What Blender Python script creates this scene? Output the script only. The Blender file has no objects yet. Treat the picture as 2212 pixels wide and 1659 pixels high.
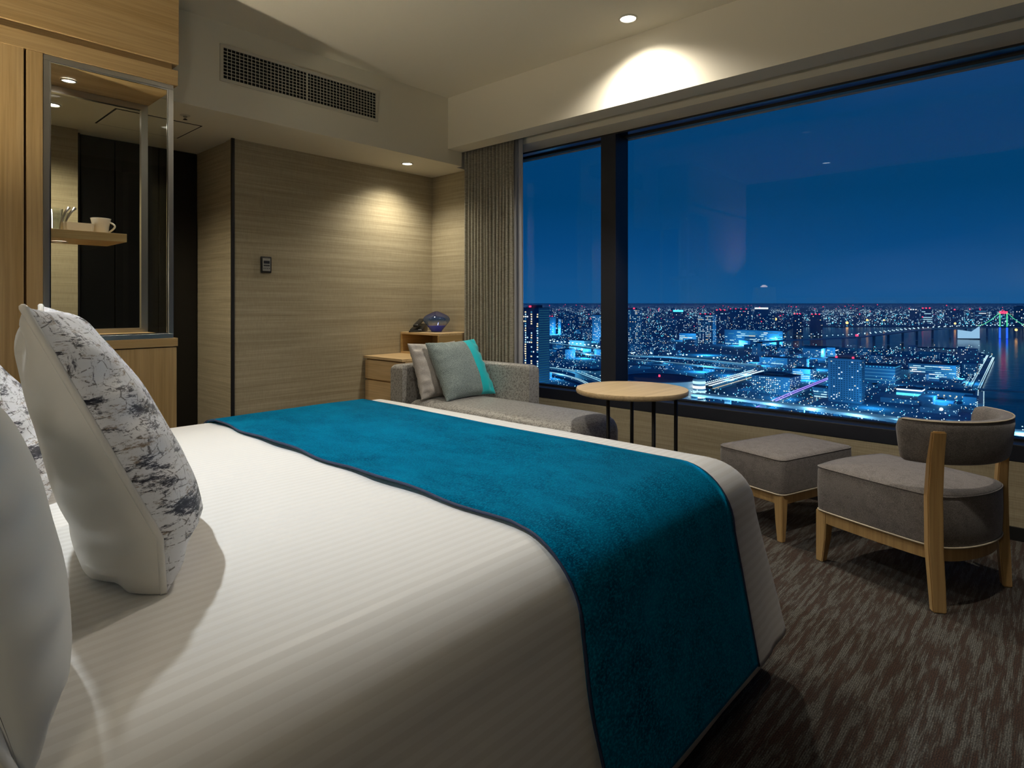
import bpy, bmesh, math, random
from mathutils import Vector, Matrix, noise
random.seed(7)
C = bpy.context.scene.collection
sc = bpy.context.scene
PI = math.pi
def lin(r, g, b, a=1.0):
    f = lambda c: (c/255/12.92) if c/255 <= .04045 else ((c/255+.055)/1.055)**2.4
    return (f(r), f(g), f(b), a)
# ------------------------------------------------------------------ camera
cam = bpy.data.cameras.new('camera'); co = bpy.data.objects.new('camera', cam); C.objects.link(co)
TH = math.radians(42.26)
co.location = (0, 0, 1.08); co.rotation_euler = (PI/2, 0, TH-PI/2)
cam.sensor_width = 36; cam.lens = 1314/2212*36
cam.shift_y = -(829.5-655)/2212
cam.clip_start = .02; cam.clip_end = 90000
sc.camera = co
# ------------------------------------------------------------------ world: deep blue evening sky
w = bpy.data.worlds.new('evening_sky'); sc.world = w; w.use_nodes = True
nt = w.node_tree; N = nt.nodes; L = nt.links
for n in list(N): N.remove(n)
tc = N.new('ShaderNodeTexCoord'); sep = N.new('ShaderNodeSeparateXYZ'); L.new(tc.outputs['Generated'], sep.inputs[0])
ramp = N.new('ShaderNodeValToRGB'); L.new(sep.outputs['Z'], ramp.inputs[0])
cr = ramp.color_ramp
stops = [(0.0, lin(20, 86, 140)), (.03, lin(18, 82, 136)), (.09, lin(8, 71, 124)), (.16, lin(1, 62, 108)), (.26, lin(3, 61, 107)), (.45, lin(5, 56, 103)), (1.0, lin(0, 38, 88))]
cr.elements[0].position, cr.elements[0].color = stops[0][0], stops[0][1]
cr.elements[1].position, cr.elements[1].color = stops[-1][0], stops[-1][1]
for p, c in stops[1:-1]:
    e = cr.elements.new(p); e.color = c
mp = N.new('ShaderNodeMapping'); mp.inputs['Scale'].default_value = (1.2, 1.2, 7); L.new(tc.outputs['Generated'], mp.inputs[0])
nz = N.new('ShaderNodeTexNoise'); nz.inputs['Scale'].default_value = 1.3; nz.inputs['Detail'].default_value = 4; L.new(mp.outputs[0], nz.inputs[0])
r2 = N.new('ShaderNodeValToRGB'); r2.color_ramp.elements[0].position = .5; r2.color_ramp.elements[1].position = .72
L.new(nz.outputs[0], r2.inputs[0])
mx = N.new('ShaderNodeMixRGB'); mx.blend_type = 'ADD'; mx.inputs[2].default_value = (.009, .008, .014, 1)
L.new(r2.outputs[0], mx.inputs[0]); L.new(ramp.outputs[0], mx.inputs[1])
bg = N.new('ShaderNodeBackground'); wo = N.new('ShaderNodeOutputWorld')
L.new(mx.outputs[0], bg.inputs[0]); L.new(bg.outputs[0], wo.inputs[0]); bg.inputs[1].default_value = 1.0
# ------------------------------------------------------------------ exposure
vs = sc.view_settings; vs.view_transform = 'Standard'; vs.look = 'None'; vs.exposure = 0.0; vs.gamma = 1.0; vs.use_curve_mapping = False
sc.display_settings.display_device = 'sRGB'
sc.cycles.use_denoising = True; sc.cycles.max_bounces = 8; sc.cycles.diffuse_bounces = 4; sc.cycles.glossy_bounces = 4
sc.cycles.volume_bounces = 2; sc.cycles.transparent_max_bounces = 24; sc.cycles.sample_clamp_indirect = 4.0
sc.cycles.caustics_reflective = False; sc.cycles.caustics_refractive = False
# lamp strengths, all in one place (watts)
P_BED, P_TABLE, P_NOOK, P_NICHE, P_SHELF, P_HALL, P_FILL_FAR, P_CHAIR, P_FILL_ROOM, P_FILL_NEAR = 165, 92, 44, 20, 7, 42, 128, 64, 50, 17
WARM = (1.0, .80, .52); NEUT = (1.0, .91, .77)
# ------------------------------------------------------------------ helpers
def tag(o, label=None, cat=None, group=None, kind=None):
    if label: o['label'] = label
    if cat: o['category'] = cat
    if group: o['group'] = group
    if kind: o['kind'] = kind
    return o
def obj(name, bm, m=None, parent=None, smooth=False, kind=None, auto=None):
    me = bpy.data.meshes.new(name)
    if isinstance(bm, bmesh.types.BMesh):
        bmesh.ops.recalc_face_normals(bm, faces=bm.faces); bm.to_mesh(me); bm.free()
    else: me.from_pydata(*bm); me.update()
    for mm in (m if isinstance(m, (list, tuple)) else [m]):
        if mm: me.materials.append(mm)
    if smooth or auto: me.shade_smooth()
    if auto: me.set_sharp_from_angle(angle=math.radians(auto))
    o = bpy.data.objects.new(name, me); C.objects.link(o)
    if parent: o.parent = parent
    if kind: o['kind'] = kind
    return o
def thing(name, label, cat, loc=(0, 0, 0), rz=0, group=None):
    o = bpy.data.objects.new(name, None); C.objects.link(o); o.empty_display_size = .1
    o.location = loc; o.rotation_euler = (0, 0, rz)
    return tag(o, label, cat, group)
def B(): return bmesh.new()
def box(bm, x0, x1, y0, y1, z0, z1, bev=0, seg=2, mi=0):
    r = bmesh.ops.create_cube(bm, size=1)
    vs_ = r['verts']
    for v in vs_: v.co = Vector(((x0+x1)/2+v.co.x*(x1-x0), (y0+y1)/2+v.co.y*(y1-y0), (z0+z1)/2+v.co.z*(z1-z0)))
    fs = set(f for v in vs_ for f in v.link_faces)
    for f in fs: f.material_index = mi
    if bev:
        es = list(set(e for v in vs_ for e in v.link_edges))
        bmesh.ops.bevel(bm, geom=es, offset=bev, segments=seg, affect='EDGES', profile=.5, material=mi)
    return bm
def bx(*a, **k): return box(B(), *a, **k)
def tube(bm, pts, rad, seg=10, cap=True, closed=False):
    pts = [Vector(p) for p in pts]; rings = []; n = len(pts)
    rr = rad if isinstance(rad, (list, tuple)) else [rad]*n
    up = None
    for i, p in enumerate(pts):
        if closed: t = (pts[(i+1) % n]-pts[i-1])
        else: t = pts[min(i+1, n-1)]-pts[max(i-1, 0)]
        t.normalize()
        if up is None: up = t.orthogonal().normalized()
        up = (up-t*up.dot(t)).normalized(); s = t.cross(up)
        rings.append([bm.verts.new(p+(up*math.cos(2*PI*k/seg)+s*math.sin(2*PI*k/seg))*rr[i]) for k in range(seg)])
    for i in range(n if closed else n-1):
        a, b = rings[i], rings[(i+1) % n]
        for k in range(seg):
            bm.faces.new((a[k], a[(k+1) % seg], b[(k+1) % seg], b[k]))
    if cap and not closed:
        bm.faces.new(rings[0][::-1]); bm.faces.new(rings[-1])
    return bm
def lathe(bm, prof, cx=0, cy=0, cz=0, seg=32):
    rings = []
    for r, z in prof:
        if r < 1e-5: rings.append([bm.verts.new((cx, cy, cz+z))])
        else: rings.append([bm.verts.new((cx+r*math.cos(2*PI*k/seg), cy+r*math.sin(2*PI*k/seg), cz+z)) for k in range(seg)])
    for a, b in zip(rings, rings[1:]):
        for k in range(seg):
            q = [a[k % len(a)], a[(k+1) % len(a)], b[(k+1) % len(b)], b[k % len(b)]]
            u = []
            for v in q:
                if v not in u: u.append(v)
            if len(u) > 2: bm.faces.new(u)
    return bm
def prism(bm, poly, z0, z1, bev=0, seg=2):
    a = [bm.verts.new((x, y, z0)) for x, y in poly]; b = [bm.verts.new((x, y, z1)) for x, y in poly]
    n = len(poly); fb = bm.faces.new(a[::-1]); ft = bm.faces.new(b)
    for i in range(n): bm.faces.new((a[i], a[(i+1) % n], b[(i+1) % n], b[i]))
    if bev:
        es = list(ft.edges)+list(fb.edges)
        bmesh.ops.bevel(bm, geom=es, offset=bev, segments=seg, affect='EDGES', profile=.5)
    return bm
# ------------------------------------------------------------------ materials
def mat(name, color=(.5, .5, .5, 1), rough=.5, metal=0, **kw):
    m = bpy.data.materials.new(name); m.use_nodes = True
    p = m.node_tree.nodes['Principled BSDF']
    p.inputs['Base Color'].default_value = color; p.inputs['Roughness'].default_value = rough; p.inputs['Metallic'].default_value = metal
    for k, v in kw.items(): p.inputs[k.replace('_', ' ')].default_value = v
    return m
def nd(m): return m.node_tree.nodes, m.node_tree.links, m.node_tree.nodes['Principled BSDF']
def coords(m, scale=(1, 1, 1), kind='Object'):
    n, l, p = nd(m); t = n.new('ShaderNodeTexCoord'); mpn = n.new('ShaderNodeMapping'); mpn.inputs['Scale'].default_value = scale
    l.new(t.outputs[kind], mpn.inputs[0]); return mpn.outputs[0]
def noise_n(m, vec, scale, detail=3, rough=.5):
    n, l, p = nd(m); t = n.new('ShaderNodeTexNoise'); t.inputs['Scale'].default_value = scale; t.inputs['Detail'].default_value = detail; t.inputs['Roughness'].default_value = rough
    l.new(vec, t.inputs['Vector']); return t.outputs[0]
def ramp_n(m, fac, stops):
    n, l, p = nd(m); r = n.new('ShaderNodeValToRGB'); l.new(fac, r.inputs[0]); c_ = r.color_ramp
    c_.elements[0].position, c_.elements[0].color = stops[0]; c_.elements[1].position, c_.elements[1].color = stops[-1]
    for q, cc in stops[1:-1]:
        e_ = c_.elements.new(q); e_.color = cc
    return r.outputs[0]
def mix_n(m, fac, a, b, mode='MIX'):
    n, l, p = nd(m); x = n.new('ShaderNodeMixRGB'); x.blend_type = mode
    for i, v in enumerate((fac, a, b)):
        if isinstance(v, (int, float)): x.inputs[i].default_value = v
        elif isinstance(v, tuple): x.inputs[i].default_value = v
        else: l.new(v, x.inputs[i])
    return x.outputs[0]
def bump_n(m, h, strength=.3, dist=.002):
    n, l, p = nd(m); b = n.new('ShaderNodeBump'); b.inputs['Strength'].default_value = strength; b.inputs['Distance'].default_value = dist
    l.new(h, b.inputs['Height']); l.new(b.outputs[0], p.inputs['Normal'])
def base(m, o): n, l, p = nd(m); l.new(o, p.inputs['Base Color'])
def wood(name, axis, a, b, rough=.42, sc_=1.0):
    m = mat(name, rough=rough)
    s = [28*sc_]*3; s['XYZ'.index(axis)] = .9*sc_
    v = coords(m, tuple(s)); n1 = noise_n(m, v, 1.0, 5, .6)
    s2 = [120*sc_]*3; s2['XYZ'.index(axis)] = 3*sc_
    v2 = coords(m, tuple(s2)); n2 = noise_n(m, v2, 1.0, 2, .6)
    c1 = ramp_n(m, n1, [(.3, b), (.5, tuple((x+y)/2 for x, y in zip(a, b))), (.7, a)])
    c2 = ramp_n(m, n2, [(.35, (.78, .76, .72, 1)), (.6, (1, 1, 1, 1))])
    base(m, mix_n(m, .75, c1, c2, 'MULTIPLY')); bump_n(m, n2, .12, .0006)
    return m
WA, WB = (.56, .39, .185, 1), (.42, .27, .105, 1)
M_woodZ = wood('cabinet_oak_vertical', 'Z', WA, WB)
M_woodX = wood('cabinet_oak_horizontal', 'X', WA, WB)
M_woodY = wood('chest_oak', 'Y', (.74, .55, .32, 1), (.62, .43, .22, 1))
M_woodL = wood('light_beech_top', 'X', (.90, .71, .44, 1), (.78, .58, .33, 1), sc_=.8)
M_legw = wood('chair_beech', 'Z', (.60, .40, .175, 1), (.48, .30, .12, 1), rough=.38)
def fabric(name, c1, c2, scale=900, rough=.9, sheen=.3, bump=.35, blot=None):
    m = mat(name, rough=rough, Sheen_Weight=sheen, Sheen_Roughness=.4)
    v = coords(m); n1 = noise_n(m, v, scale, 2, .6)
    col = ramp_n(m, n1, [(.38, c1), (.62, c2)])
    if blot:
        n2 = noise_n(m, v, blot[0], 4, .6); col = mix_n(m, ramp_n(m, n2, [(.40, (0, 0, 0, 1)), (.5, (1, 1, 1, 1))]), mix_n(m, 1.0, col, blot[1], 'MULTIPLY'), col)
    base(m, col); bump_n(m, n1, bump, .0012); return m
M_chair = fabric('taupe_chair_fabric', (.13, .117, .112, 1), (.285, .262, .252, 1), 420, blot=(30, (.85, .85, .85, 1)))
M_piping = mat('cream_piping', (.55, .48, .36, 1), .7)
M_chaise = fabric('mottled_grey_velvet', (.20, .197, .195, 1), (.52, .515, .50, 1), 260, rough=.45, sheen=.5, blot=(70, (.55, .54, .53, 1)))
M_cush1 = fabric('silver_taupe_velvet', (.34, .32, .31, 1), (.54, .51, .49, 1), 300, rough=.5, sheen=.6)
M_cush2 = fabric('grey_green_weave', (.10, .14, .145, 1), (.38, .46, .465, 1), 330)
M_teal = mat('turquoise_satin', (.0, .60, .70, 1), .45, Sheen_Weight=.3)
M_ceil = mat('ceiling_paint', (.80, .755, .63, 1), .85); bump_n(M_ceil, noise_n(M_ceil, coords(M_ceil), 300, 2), .05, .001)
M_black = mat('black_lacquer', (.006, .006, .006, 1), .22)
M_dark = mat('black_trim', (.008, .008, .009, 1), .5)
M_frame = mat('anodised_window_frame', (.028, .032, .045, 1), .34, .3)
M_sheen = mat('polished_black_frame', (.22, .24, .28, 1), .16, 1.0)
M_steel = mat('brushed_steel', (.56, .54, .50, 1), .30, 1.0)
M_grille = mat('painted_grille', (.60, .57, .48, 1), .6)
M_void = mat('duct_black', (.004, .004, .004, 1), 1)
M_ceramic = mat('white_ceramic', (.82, .79, .72, 1), .15)
M_plastic = mat('black_plastic', (.012, .012, .013, 1), .35)
M_metal = mat('polished_steel', (.6, .6, .6, 1), .15, 1.0)
M_sheer = mat('sheer_voile', (.55, .56, .60, 1), .9, Alpha=.85)
M_white = mat('white_pillow_sateen', (.86, .87, .84, 1), .5, Sheen_Weight=.2)
M_satin = mat('champagne_satin', (.80, .765, .69, 1), .33, Sheen_Weight=.2)
v = coords(M_satin, (60, 60, 60)); bump_n(M_satin, noise_n(M_satin, v, 1.0, 2), .04, .002)
# wallpaper: fine woven horizontal streaks
def wallpaper(name, hx, hy):
    m = mat(name, rough=.7, Sheen_Weight=.1)
    a = noise_n(m, coords(m, (hx, hy, 230)), 1.0, 3, .6); b = noise_n(m, coords(m, (hx*.5, hy*.5, 45)), 1.0, 3, .6)
    c = noise_n(m, coords(m, (260, 260, 22)), 1.0, 1)
    ca = ramp_n(m, a, [(.3, (.36, .31, .205, 1)), (.7, (.52, .455, .32, 1))])
    cb = ramp_n(m, b, [(.35, (.80, .79, .76, 1)), (.65, (1.0, 1.0, 1.0, 1))])
    cc = ramp_n(m, c, [(.35, (.90, .90, .90, 1)), (.6, (1, 1, 1, 1))])
    base(m, mix_n(m, 1, mix_n(m, 1, ca, cb, 'MULTIPLY'), cc, 'MULTIPLY')); bump_n(m, a, .3, .001); return m
M_wall = wallpaper('woven_wallpaper', 2.2, 2.2)
# carpet: loop ribs running to the window, brown and grey streaks
M_carpet = mat('streaked_loop_carpet', rough=1.0, Sheen_Weight=.05)
a = noise_n(M_carpet, coords(M_carpet, (6, 62, 1)), 1.0, 5, .7)
b = noise_n(M_carpet, coords(M_carpet, (150, 320, 1)), 1.0, 2, .5)
t_, l_, p_ = nd(M_carpet)
wv = t_.new('ShaderNodeTexWave'); wv.bands_direction = 'Y'; wv.inputs['Scale'].default_value = 62; wv.inputs['Distortion'].default_value = .6; wv.inputs['Detail'].default_value = 1; l_.new(coords(M_carpet), wv.inputs[0])
ca = ramp_n(M_carpet, a, [(.42, (.042, .019, .009, 1)), (.49, (.044, .030, .020, 1)), (.55, (.098, .096, .082, 1))])
cb = ramp_n(M_carpet, b, [(.35, (.35, .35, .35, 1)), (.65, (1.25, 1.2, 1.2, 1))])
cw = ramp_n(M_carpet, wv.outputs[1], [(0, (.5, .5, .5, 1)), (.6, (1.1, 1.1, 1.1, 1))])
base(M_carpet, mix_n(M_carpet, 1, mix_n(M_carpet, 1, ca, cb, 'MULTIPLY'), cw, 'MULTIPLY')); bump_n(M_carpet, b, .6, .004)
# duvet: sateen stripes along the bed
M_duvet = mat('striped_sateen', rough=.5, Sheen_Weight=.15)
t_, l_, p_ = nd(M_duvet)
wv = t_.new('ShaderNodeTexWave'); wv.bands_direction = 'Y'; wv.inputs['Scale'].default_value = 13.5; wv.inputs['Distortion'].default_value = 0; l_.new(coords(M_duvet, (1, 1, 1), 'UV'), wv.inputs[0])
st = ramp_n(M_duvet, wv.outputs[1], [(.42, (0, 0, 0, 1)), (.58, (1, 1, 1, 1))])
base(M_duvet, mix_n(M_duvet, st, (.715, .695, .66, 1), (.765, .75, .72, 1)))
rr = t_.new('ShaderNodeMapRange'); l_.new(st, rr.inputs[0]); rr.inputs[3].default_value = .66; rr.inputs[4].default_value = .47; l_.new(rr.outputs[0], p_.inputs['Roughness'])
# runner: deep teal velvet
M_runner = mat('teal_velvet', rough=.75, Sheen_Weight=.55, Sheen_Roughness=.4, Sheen_Tint=(.0, .38, .72, 1), Specular_IOR_Level=.04, Specular_Tint=(0, .6, 1, 1))
a = noise_n(M_runner, coords(M_runner, (7, 4, 7)), 1.0, 8, .75); b = noise_n(M_runner, coords(M_runner, (160, 420, 200)), 1.0, 2, .6)
base(M_runner, mix_n(M_runner, ramp_n(M_runner, b, [(.45, (0, 0, 0, 1)), (.75, (1, 1, 1, 1))]), ramp_n(M_runner, a, [(.36, (.0, .026, .066, 1)), (.52, (.0, .082, .165, 1)), (.68, (.0, .135, .255, 1))]), (.0, .22, .38, 1)))
bump_n(M_runner, b, .25, .001)
M_hem = mat('navy_hem', (.012, .025, .07, 1), .7)
# patterned cushion print
M_print = mat('ink_brushed_print', rough=.5, Sheen_Weight=.1)
a = noise_n(M_print, coords(M_print, (16, 12, 66)), 1.0, 9, .82); b = noise_n(M_print, coords(M_print, (9, 4.5, 15)), 1.0, 2, .5)
c = noise_n(M_print, coords(M_print, (50, 110, 15)), 1.0, 8, .85); d = noise_n(M_print, coords(M_print, (12, 10, 45)), 1.3, 8, .8)
ink = mix_n(M_print, .42, a, b)
col = ramp_n(M_print, ink, [(.425, (.010, .012, .022, 1)), (.46, (.08, .08, .10, 1)), (.485, (.84, .84, .86, 1))])
lines = ramp_n(M_print, c, [(.37, (.05, .05, .07, 1)), (.43, (1, 1, 1, 1))])
tan = ramp_n(M_print, d, [(.38, (.34, .25, .17, 1)), (.45, (1, 1, 1, 1))])
t_, l_, p_ = nd(M_print)
vo = t_.new('ShaderNodeTexVoronoi'); vo.feature = 'DISTANCE_TO_EDGE'; vo.inputs['Scale'].default_value = 1.0
wrp = mix_n(M_print, .06, coords(M_print, (12, 20, 40)), noise_n(M_print, coords(M_print, (9, 9, 9)), 6.0, 4, .8), 'ADD')
l_.new(wrp, vo.inputs['Vector'])
cra = ramp_n(M_print, vo.outputs[0], [(.0, (.12, .10, .09, 1)), (.035, (1, 1, 1, 1))])
gate = ramp_n(M_print, noise_n(M_print, coords(M_print, (90, 90, 90)), 1.0, 3, .8), [(.46, (0, 0, 0, 1)), (.52, (1, 1, 1, 1))])
cra = mix_n(M_print, gate, (1, 1, 1, 1), cra)
base(M_print, mix_n(M_print, 1, mix_n(M_print, 1, mix_n(M_print, 1, col, lines, 'MULTIPLY'), tan, 'MULTIPLY'), cra, 'MULTIPLY'))
# curtain
M_curt = mat('silk_blend_curtain', rough=.6, Sheen_Weight=.3)
a = noise_n(M_curt, coords(M_curt, (40, 60, 380)), 1.0, 2, .6)
base(M_curt, ramp_n(M_curt, a, [(.35, (.20, .185, .145, 1)), (.65, (.42, .395, .325, 1))])); bump_n(M_curt, a, .3, .001)
def emit(name, col, s, sample=True):
    m = bpy.data.materials.new(name); m.use_nodes = True; n = m.node_tree.nodes; n.clear()
    e = n.new('ShaderNodeEmission'); e.inputs[0].default_value = col; e.inputs[1].default_value = s
    o = n.new('ShaderNodeOutputMaterial'); m.node_tree.links.new(e.outputs[0], o.inputs[0])
    if not sample: m.cycles.emission_sampling = 'NONE'
    return m
M_lamp = emit('lamp_glow', (1, .93, .78, 1), 14); M_lamp3 = emit('lamp_glow_dimmed', (1, .93, .78, 1), .6); M_lamp2 = emit('lamp_glow_small', (1, .95, .85, 1), 9)  # one lens glow dimmed to keep unseen downlights out of the window reflection
def glass(name, tint, ior=1.45, rough=0.0, boost=1.0):
    m = bpy.data.materials.new(name); m.use_nodes = True; n = m.node_tree.nodes; l = m.node_tree.links; n.clear()
    o = n.new('ShaderNodeOutputMaterial'); t = n.new('ShaderNodeBsdfTransparent'); t.inputs[0].default_value = tint
    g = n.new('ShaderNodeBsdfGlossy'); g.inputs[1].default_value = rough
    lw = n.new('ShaderNodeLayerWeight'); lw.inputs[0].default_value = .5
    pw = n.new('ShaderNodeMath'); pw.operation = 'POWER'; pw.inputs[1].default_value = 5; l.new(lw.outputs['Facing'], pw.inputs[0])
    ad = n.new('ShaderNodeMath'); ad.operation = 'ADD'; ad.inputs[1].default_value = .04; l.new(pw.outputs[0], ad.inputs[0])
    mu = n.new('ShaderNodeMath'); mu.operation = 'MULTIPLY'; mu.inputs[1].default_value = boost; l.new(ad.outputs[0], mu.inputs[0])
    x = n.new('ShaderNodeMixShader'); l.new(mu.outputs[0], x.inputs[0]); l.new(t.outputs[0], x.inputs[1]); l.new(g.outputs[0], x.inputs[2]); l.new(x.outputs[0], o.inputs[0])
    return m
M_pane = glass('window_glass', (.97, .98, 1, 1), 1.45, 0, .42); M_glass = glass('niche_glass', (.98, .99, .98, 1), 1.3, 0, .25); M_tumbler = glass('tumbler_glass', (.90, .92, .92, 1), 1.45, .02, 1.0)
# ------------------------------------------------------------------ lamps
def spot(name, loc, power, col, angle, blend=.6, rad=.03, aim=None, parent=None):
    d = bpy.data.lights.new(name, 'SPOT'); d.energy = power; d.color = col; d.spot_size = math.radians(angle); d.spot_blend = blend; d.shadow_soft_size = rad
    o = bpy.data.objects.new(name, d); C.objects.link(o); o.location = loc
    if aim is not None:
        o.rotation_euler = (Vector(aim)-Vector(loc)).to_track_quat('-Z', 'Y').to_euler()
    if parent: o.parent = parent
    return o
def downlight(label, x, y, z, r, power, col, angle, blend=.6, aim=None, glow=None, trim=None, spots=True, rad=None):
    t = thing('downlight', label, 'light', (x, y, z))
    bm = B(); lathe(bm, [(r*1.02, -.001), (r*1.22, -.001), (r*1.24, -.004), (r*1.04, -.007), (r*1.0, -.002)], seg=40)
    obj('trim_ring', bm, trim or M_grille, t, smooth=True)
    bm = B(); lathe(bm, [(0, -.003), (r*.8, -.003), (r*1.02, -.0015)], seg=40); obj('lens', bm, glow or M_lamp, t)
    if spots: spot('lamp', (0, 0, -.03), power, col, angle, blend, rad or r*.6, None if aim is None else tuple(Vector(aim)-Vector((x, y, z))), t)
    return t
# ================================================================== ROOM SHELL
def struct(name, bm, m, parent=None, **k): return obj(name, bm, m, parent, kind=None if parent else 'structure', **k)
XW = 3.60
struct('floor', bx(-1.2, 3.75, -1.5, 5.0, -.1, 0), M_carpet)
struct('ceiling', bx(-1.2, 3.118, -1.5, 3.494, 2.65, 2.75), M_ceil)
# soffit over the window (curtain pocket behind its lip)
struct('trim_1', bx(3.118, 3.269, -1.5, 4.1, 2.262, 2.75), M_ceil)['label'] = 'cream soffit above the window'
struct('trim_2', bx(3.41, 3.85, -1.5, 4.1, 2.262, 2.75), M_ceil)
struct('trim_3', bx(3.262, 3.42, -1.5, 4.1, 2.40, 2.75), M_ceil)
# dropped soffit of nook and hall with hatch opening
struct('trim_4', bx(-1.2, 3.262, 3.494, 5.0, 2.151, 2.75), M_ceil)['label'] = 'dropped cream soffit with the air grille'
struct('trim_6', bx(3.262, 3.50, 3.56, 4.1, 2.151, 2.40), M_ceil)
struct('wall_far', bx(1.704, 3.5, 3.999, 4.1, 0, 2.151), M_wall)
struct('wall_nook', bx(3.386, 3.60, 3.50, 4.0, 0, 2.30), M_wall)
struct('wall_hall_side', bx(1.712, 1.80, 4.0, 4.7, 0, 2.151), M_wall)
struct('trim_5', bx(1.694, 1.713, 3.990, 4.006, 0, 2.151), M_dark)['label'] = 'black corner trim'
struct('wall_hall_end', bx(-1.2, .975, 4.50, 4.6, 0, 2.151), M_wall)
struct('wall_window', bx(XW, 3.85, -1.5, 4.0, 0, .355), M_wall)
struct('baseboard_window', bx(XW-.012, XW+.005, -1.5, 3.5, 0, .06), M_dark)
struct('wall_headboard', bx(-1.2, -.63, -1.5, 5.0, 0, 2.75), mat('dark_headboard_wall', (.07, .058, .045, 1), .8))
struct('wall_near', bx(-1.2, 3.85, -1.5, -1.4, 0, 2.75), mat('dark_near_wall', (.03, .022, .016, 1), .5))  # unseen wall kept dark to cut bounce onto the near bed side
struct('wall_window_far', bx(3.60, 3.85, 3.45, 4.1, 0, 2.75), M_wall)
# black double door at the hall end
d1 = struct('door_1', bx(.975, 1.712, 4.62, 4.66, 0, 2.151), M_black)
d1['label'] = 'black lacquered closet doors at the end of the hall'
obj('door_frame', bx(.975, 1.005, 4.585, 4.63, 0, 2.151), M_dark, d1)
for a_, b_ in ((1.01, 1.195), (1.201, 1.455), (1.461, 1.706)):
    obj('door_leaf', bx(a_, b_, 4.595, 4.62, .02, 2.14, bev=.002), M_black, d1)
# ceiling hatch (thin dark joint) and sprinkler
h = thing('ceiling_hatch', 'flush square access hatch in the hall ceiling outlined by a dark joint', 'hatch', (1.235, 4.06, 2.151))
obj('joint', bx(-.228, .228, -.203, .203, -.0015, .0005), M_void, h)
obj('hatch_panel', bx(-.219, .219, -.194, .194, -.003, 0), M_ceil, h)
s = thing('sprinkler_head', 'small dark sprinkler head in the hall ceiling beside the steel framed niche', 'sprinkler', (1.313, 3.71, 2.151))
obj('escutcheon', lathe(B(), [(0, -.004), (.024, -.004), (.028, 0)], seg=24), M_grille, s, smooth=True)
obj('nozzle', lathe(B(), [(0, -.024), (.012, -.024), (.006, -.02), (.006, -.012), (.011, -.010), (.011, -.003), (0, -.003)], seg=16), M_metal, s)
# window: frame, mullion, panes
XG = 3.72
wn = struct('window_1', bx(XW+.002, XG+.05, -1.5, 3.45, .357, .434, bev=.003), M_frame)
wn['label'] = 'wide black framed panorama window'
obj('sill_bead', bx(XG-.02, XG+.03, -1.5, 3.45, .434, .446), M_dark, wn)
obj('head_frame', bx(XW+.001, XG+.05, -1.5, 3.45, 2.254, 2.2625), M_sheen, wn)
obj('head_bead', bx(XW-.003, XW+.006, -1.5, 3.45, 2.251, 2.2635), M_dark, wn)
obj('head_bead', bx(XG-.012, XG+.03, -1.5, 3.45, 2.243, 2.2545), M_dark, wn)
obj('mullion', bx(XW-.002, XG+.04, 2.30, 2.423, .434, 2.254, bev=.002), M_frame, wn)
obj('mullion', bx(XW-.002, XG+.04, -.70, -.58, .434, 2.254, bev=.002), M_frame, wn)
obj('jamb', bx(XW, XG+.04, 3.38, 3.46, .434, 2.254), M_frame, wn)
obj('pane', bx(XG-.003, XG+.003, 2.42, 3.40, .44, 2.25), M_pane, wn)
obj('pane', bx(XG-.003, XG+.003, -.59, 2.31, .44, 2.25), M_pane, wn)
obj('pane', bx(XG-.003, XG+.003, -1.48, -.68, .44, 2.25), M_pane, wn)
# air grille
vt = thing('air_grille', 'long cream air conditioning grille with a fine square grid in the soffit face', 'vent', (0, 3.494, 0))
def ring_bm(x0, x1, z0, z1, t_, y0, y1):
    bm = B(); box(bm, x0, x1, y0, y1, z0, z0+t_); box(bm, x0, x1, y0, y1, z1-t_, z1); box(bm, x0, x0+t_, y0, y1, z0+t_, z1-t_); box(bm, x1-t_, x1, y0, y1, z0+t_, z1-t_); return bm
gx0, gx1, gz0, gz1 = 1.416, 2.47, 2.323, 2.531
obj('grille_frame', ring_bm(gx0, gx1, gz0, gz1, .018, -.010, -.0005), M_grille, vt)
obj('duct_backing', bx(gx0+.018, gx1-.018, -.002, -.0008, gz0+.018, gz1-.018), M_void, vt)
gm = (gx0+gx1)/2
obj('grille_divider', bx(gm-.004, gm+.004, -.010, -.002, gz0+.018, gz1-.018), M_grille, vt)
hm = None
for i in range(8):
    z_ = gz0+.018+(i+1)*(gz1-gz0-.036)/9
    for (xa, xb) in ((gx0+.018, gm-.004), (gm+.004, gx1-.018)):
        obj('slat', bx(xa, xb, -.0092, -.0062, z_-.0016, z_+.0016), M_grille, vt)
me_v = None
for i in range(43):
    x_ = gx0+.018+(i+1)*(gx1-gx0-.036)/44
    if abs(x_-gm) < .006: continue
    if me_v is None:
        o_ = obj('slat', bx(-.0014, .0014, -.0058, -.0024, gz0+.018, gz1-.018), M_grille, vt); me_v = o_
    else:
        o_ = me_v.copy(); C.objects.link(o_)
    o_.location.x = x_
# thermostat
th = thing('thermostat', 'black framed thermostat with a small display on the wallpapered wall', 'thermostat', (1.923, 3.999, 1.34))
obj('surround', bx(-.037, .037, -.014, -.0, -.055, .055, bev=.005), M_plastic, th, auto=40)
obj('face_plate', bx(-.027, .027, -.0165, -.013, -.043, .043, bev=.001), mat('thermostat_grey', (.33, .33, .30, 1), .4), th)
obj('display', bx(-.021, .021, -.0175, -.016, .007, .026), M_plastic, th)
obj('slot', bx(-.021, .021, -.0175, -.016, -.010, -.002), M_plastic, th)
for k in range(4): obj('button', lathe(B(), [(0, .002), (.003, .002), (.003, 0)], seg=12), M_plastic, th)
for k, o_ in enumerate([c for c in th.children if c.name.startswith('button')]):
    o_.location = (-.0185+k*.0123, -.0165, -.026); o_.rotation_euler = (PI/2, 0, 0)
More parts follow.
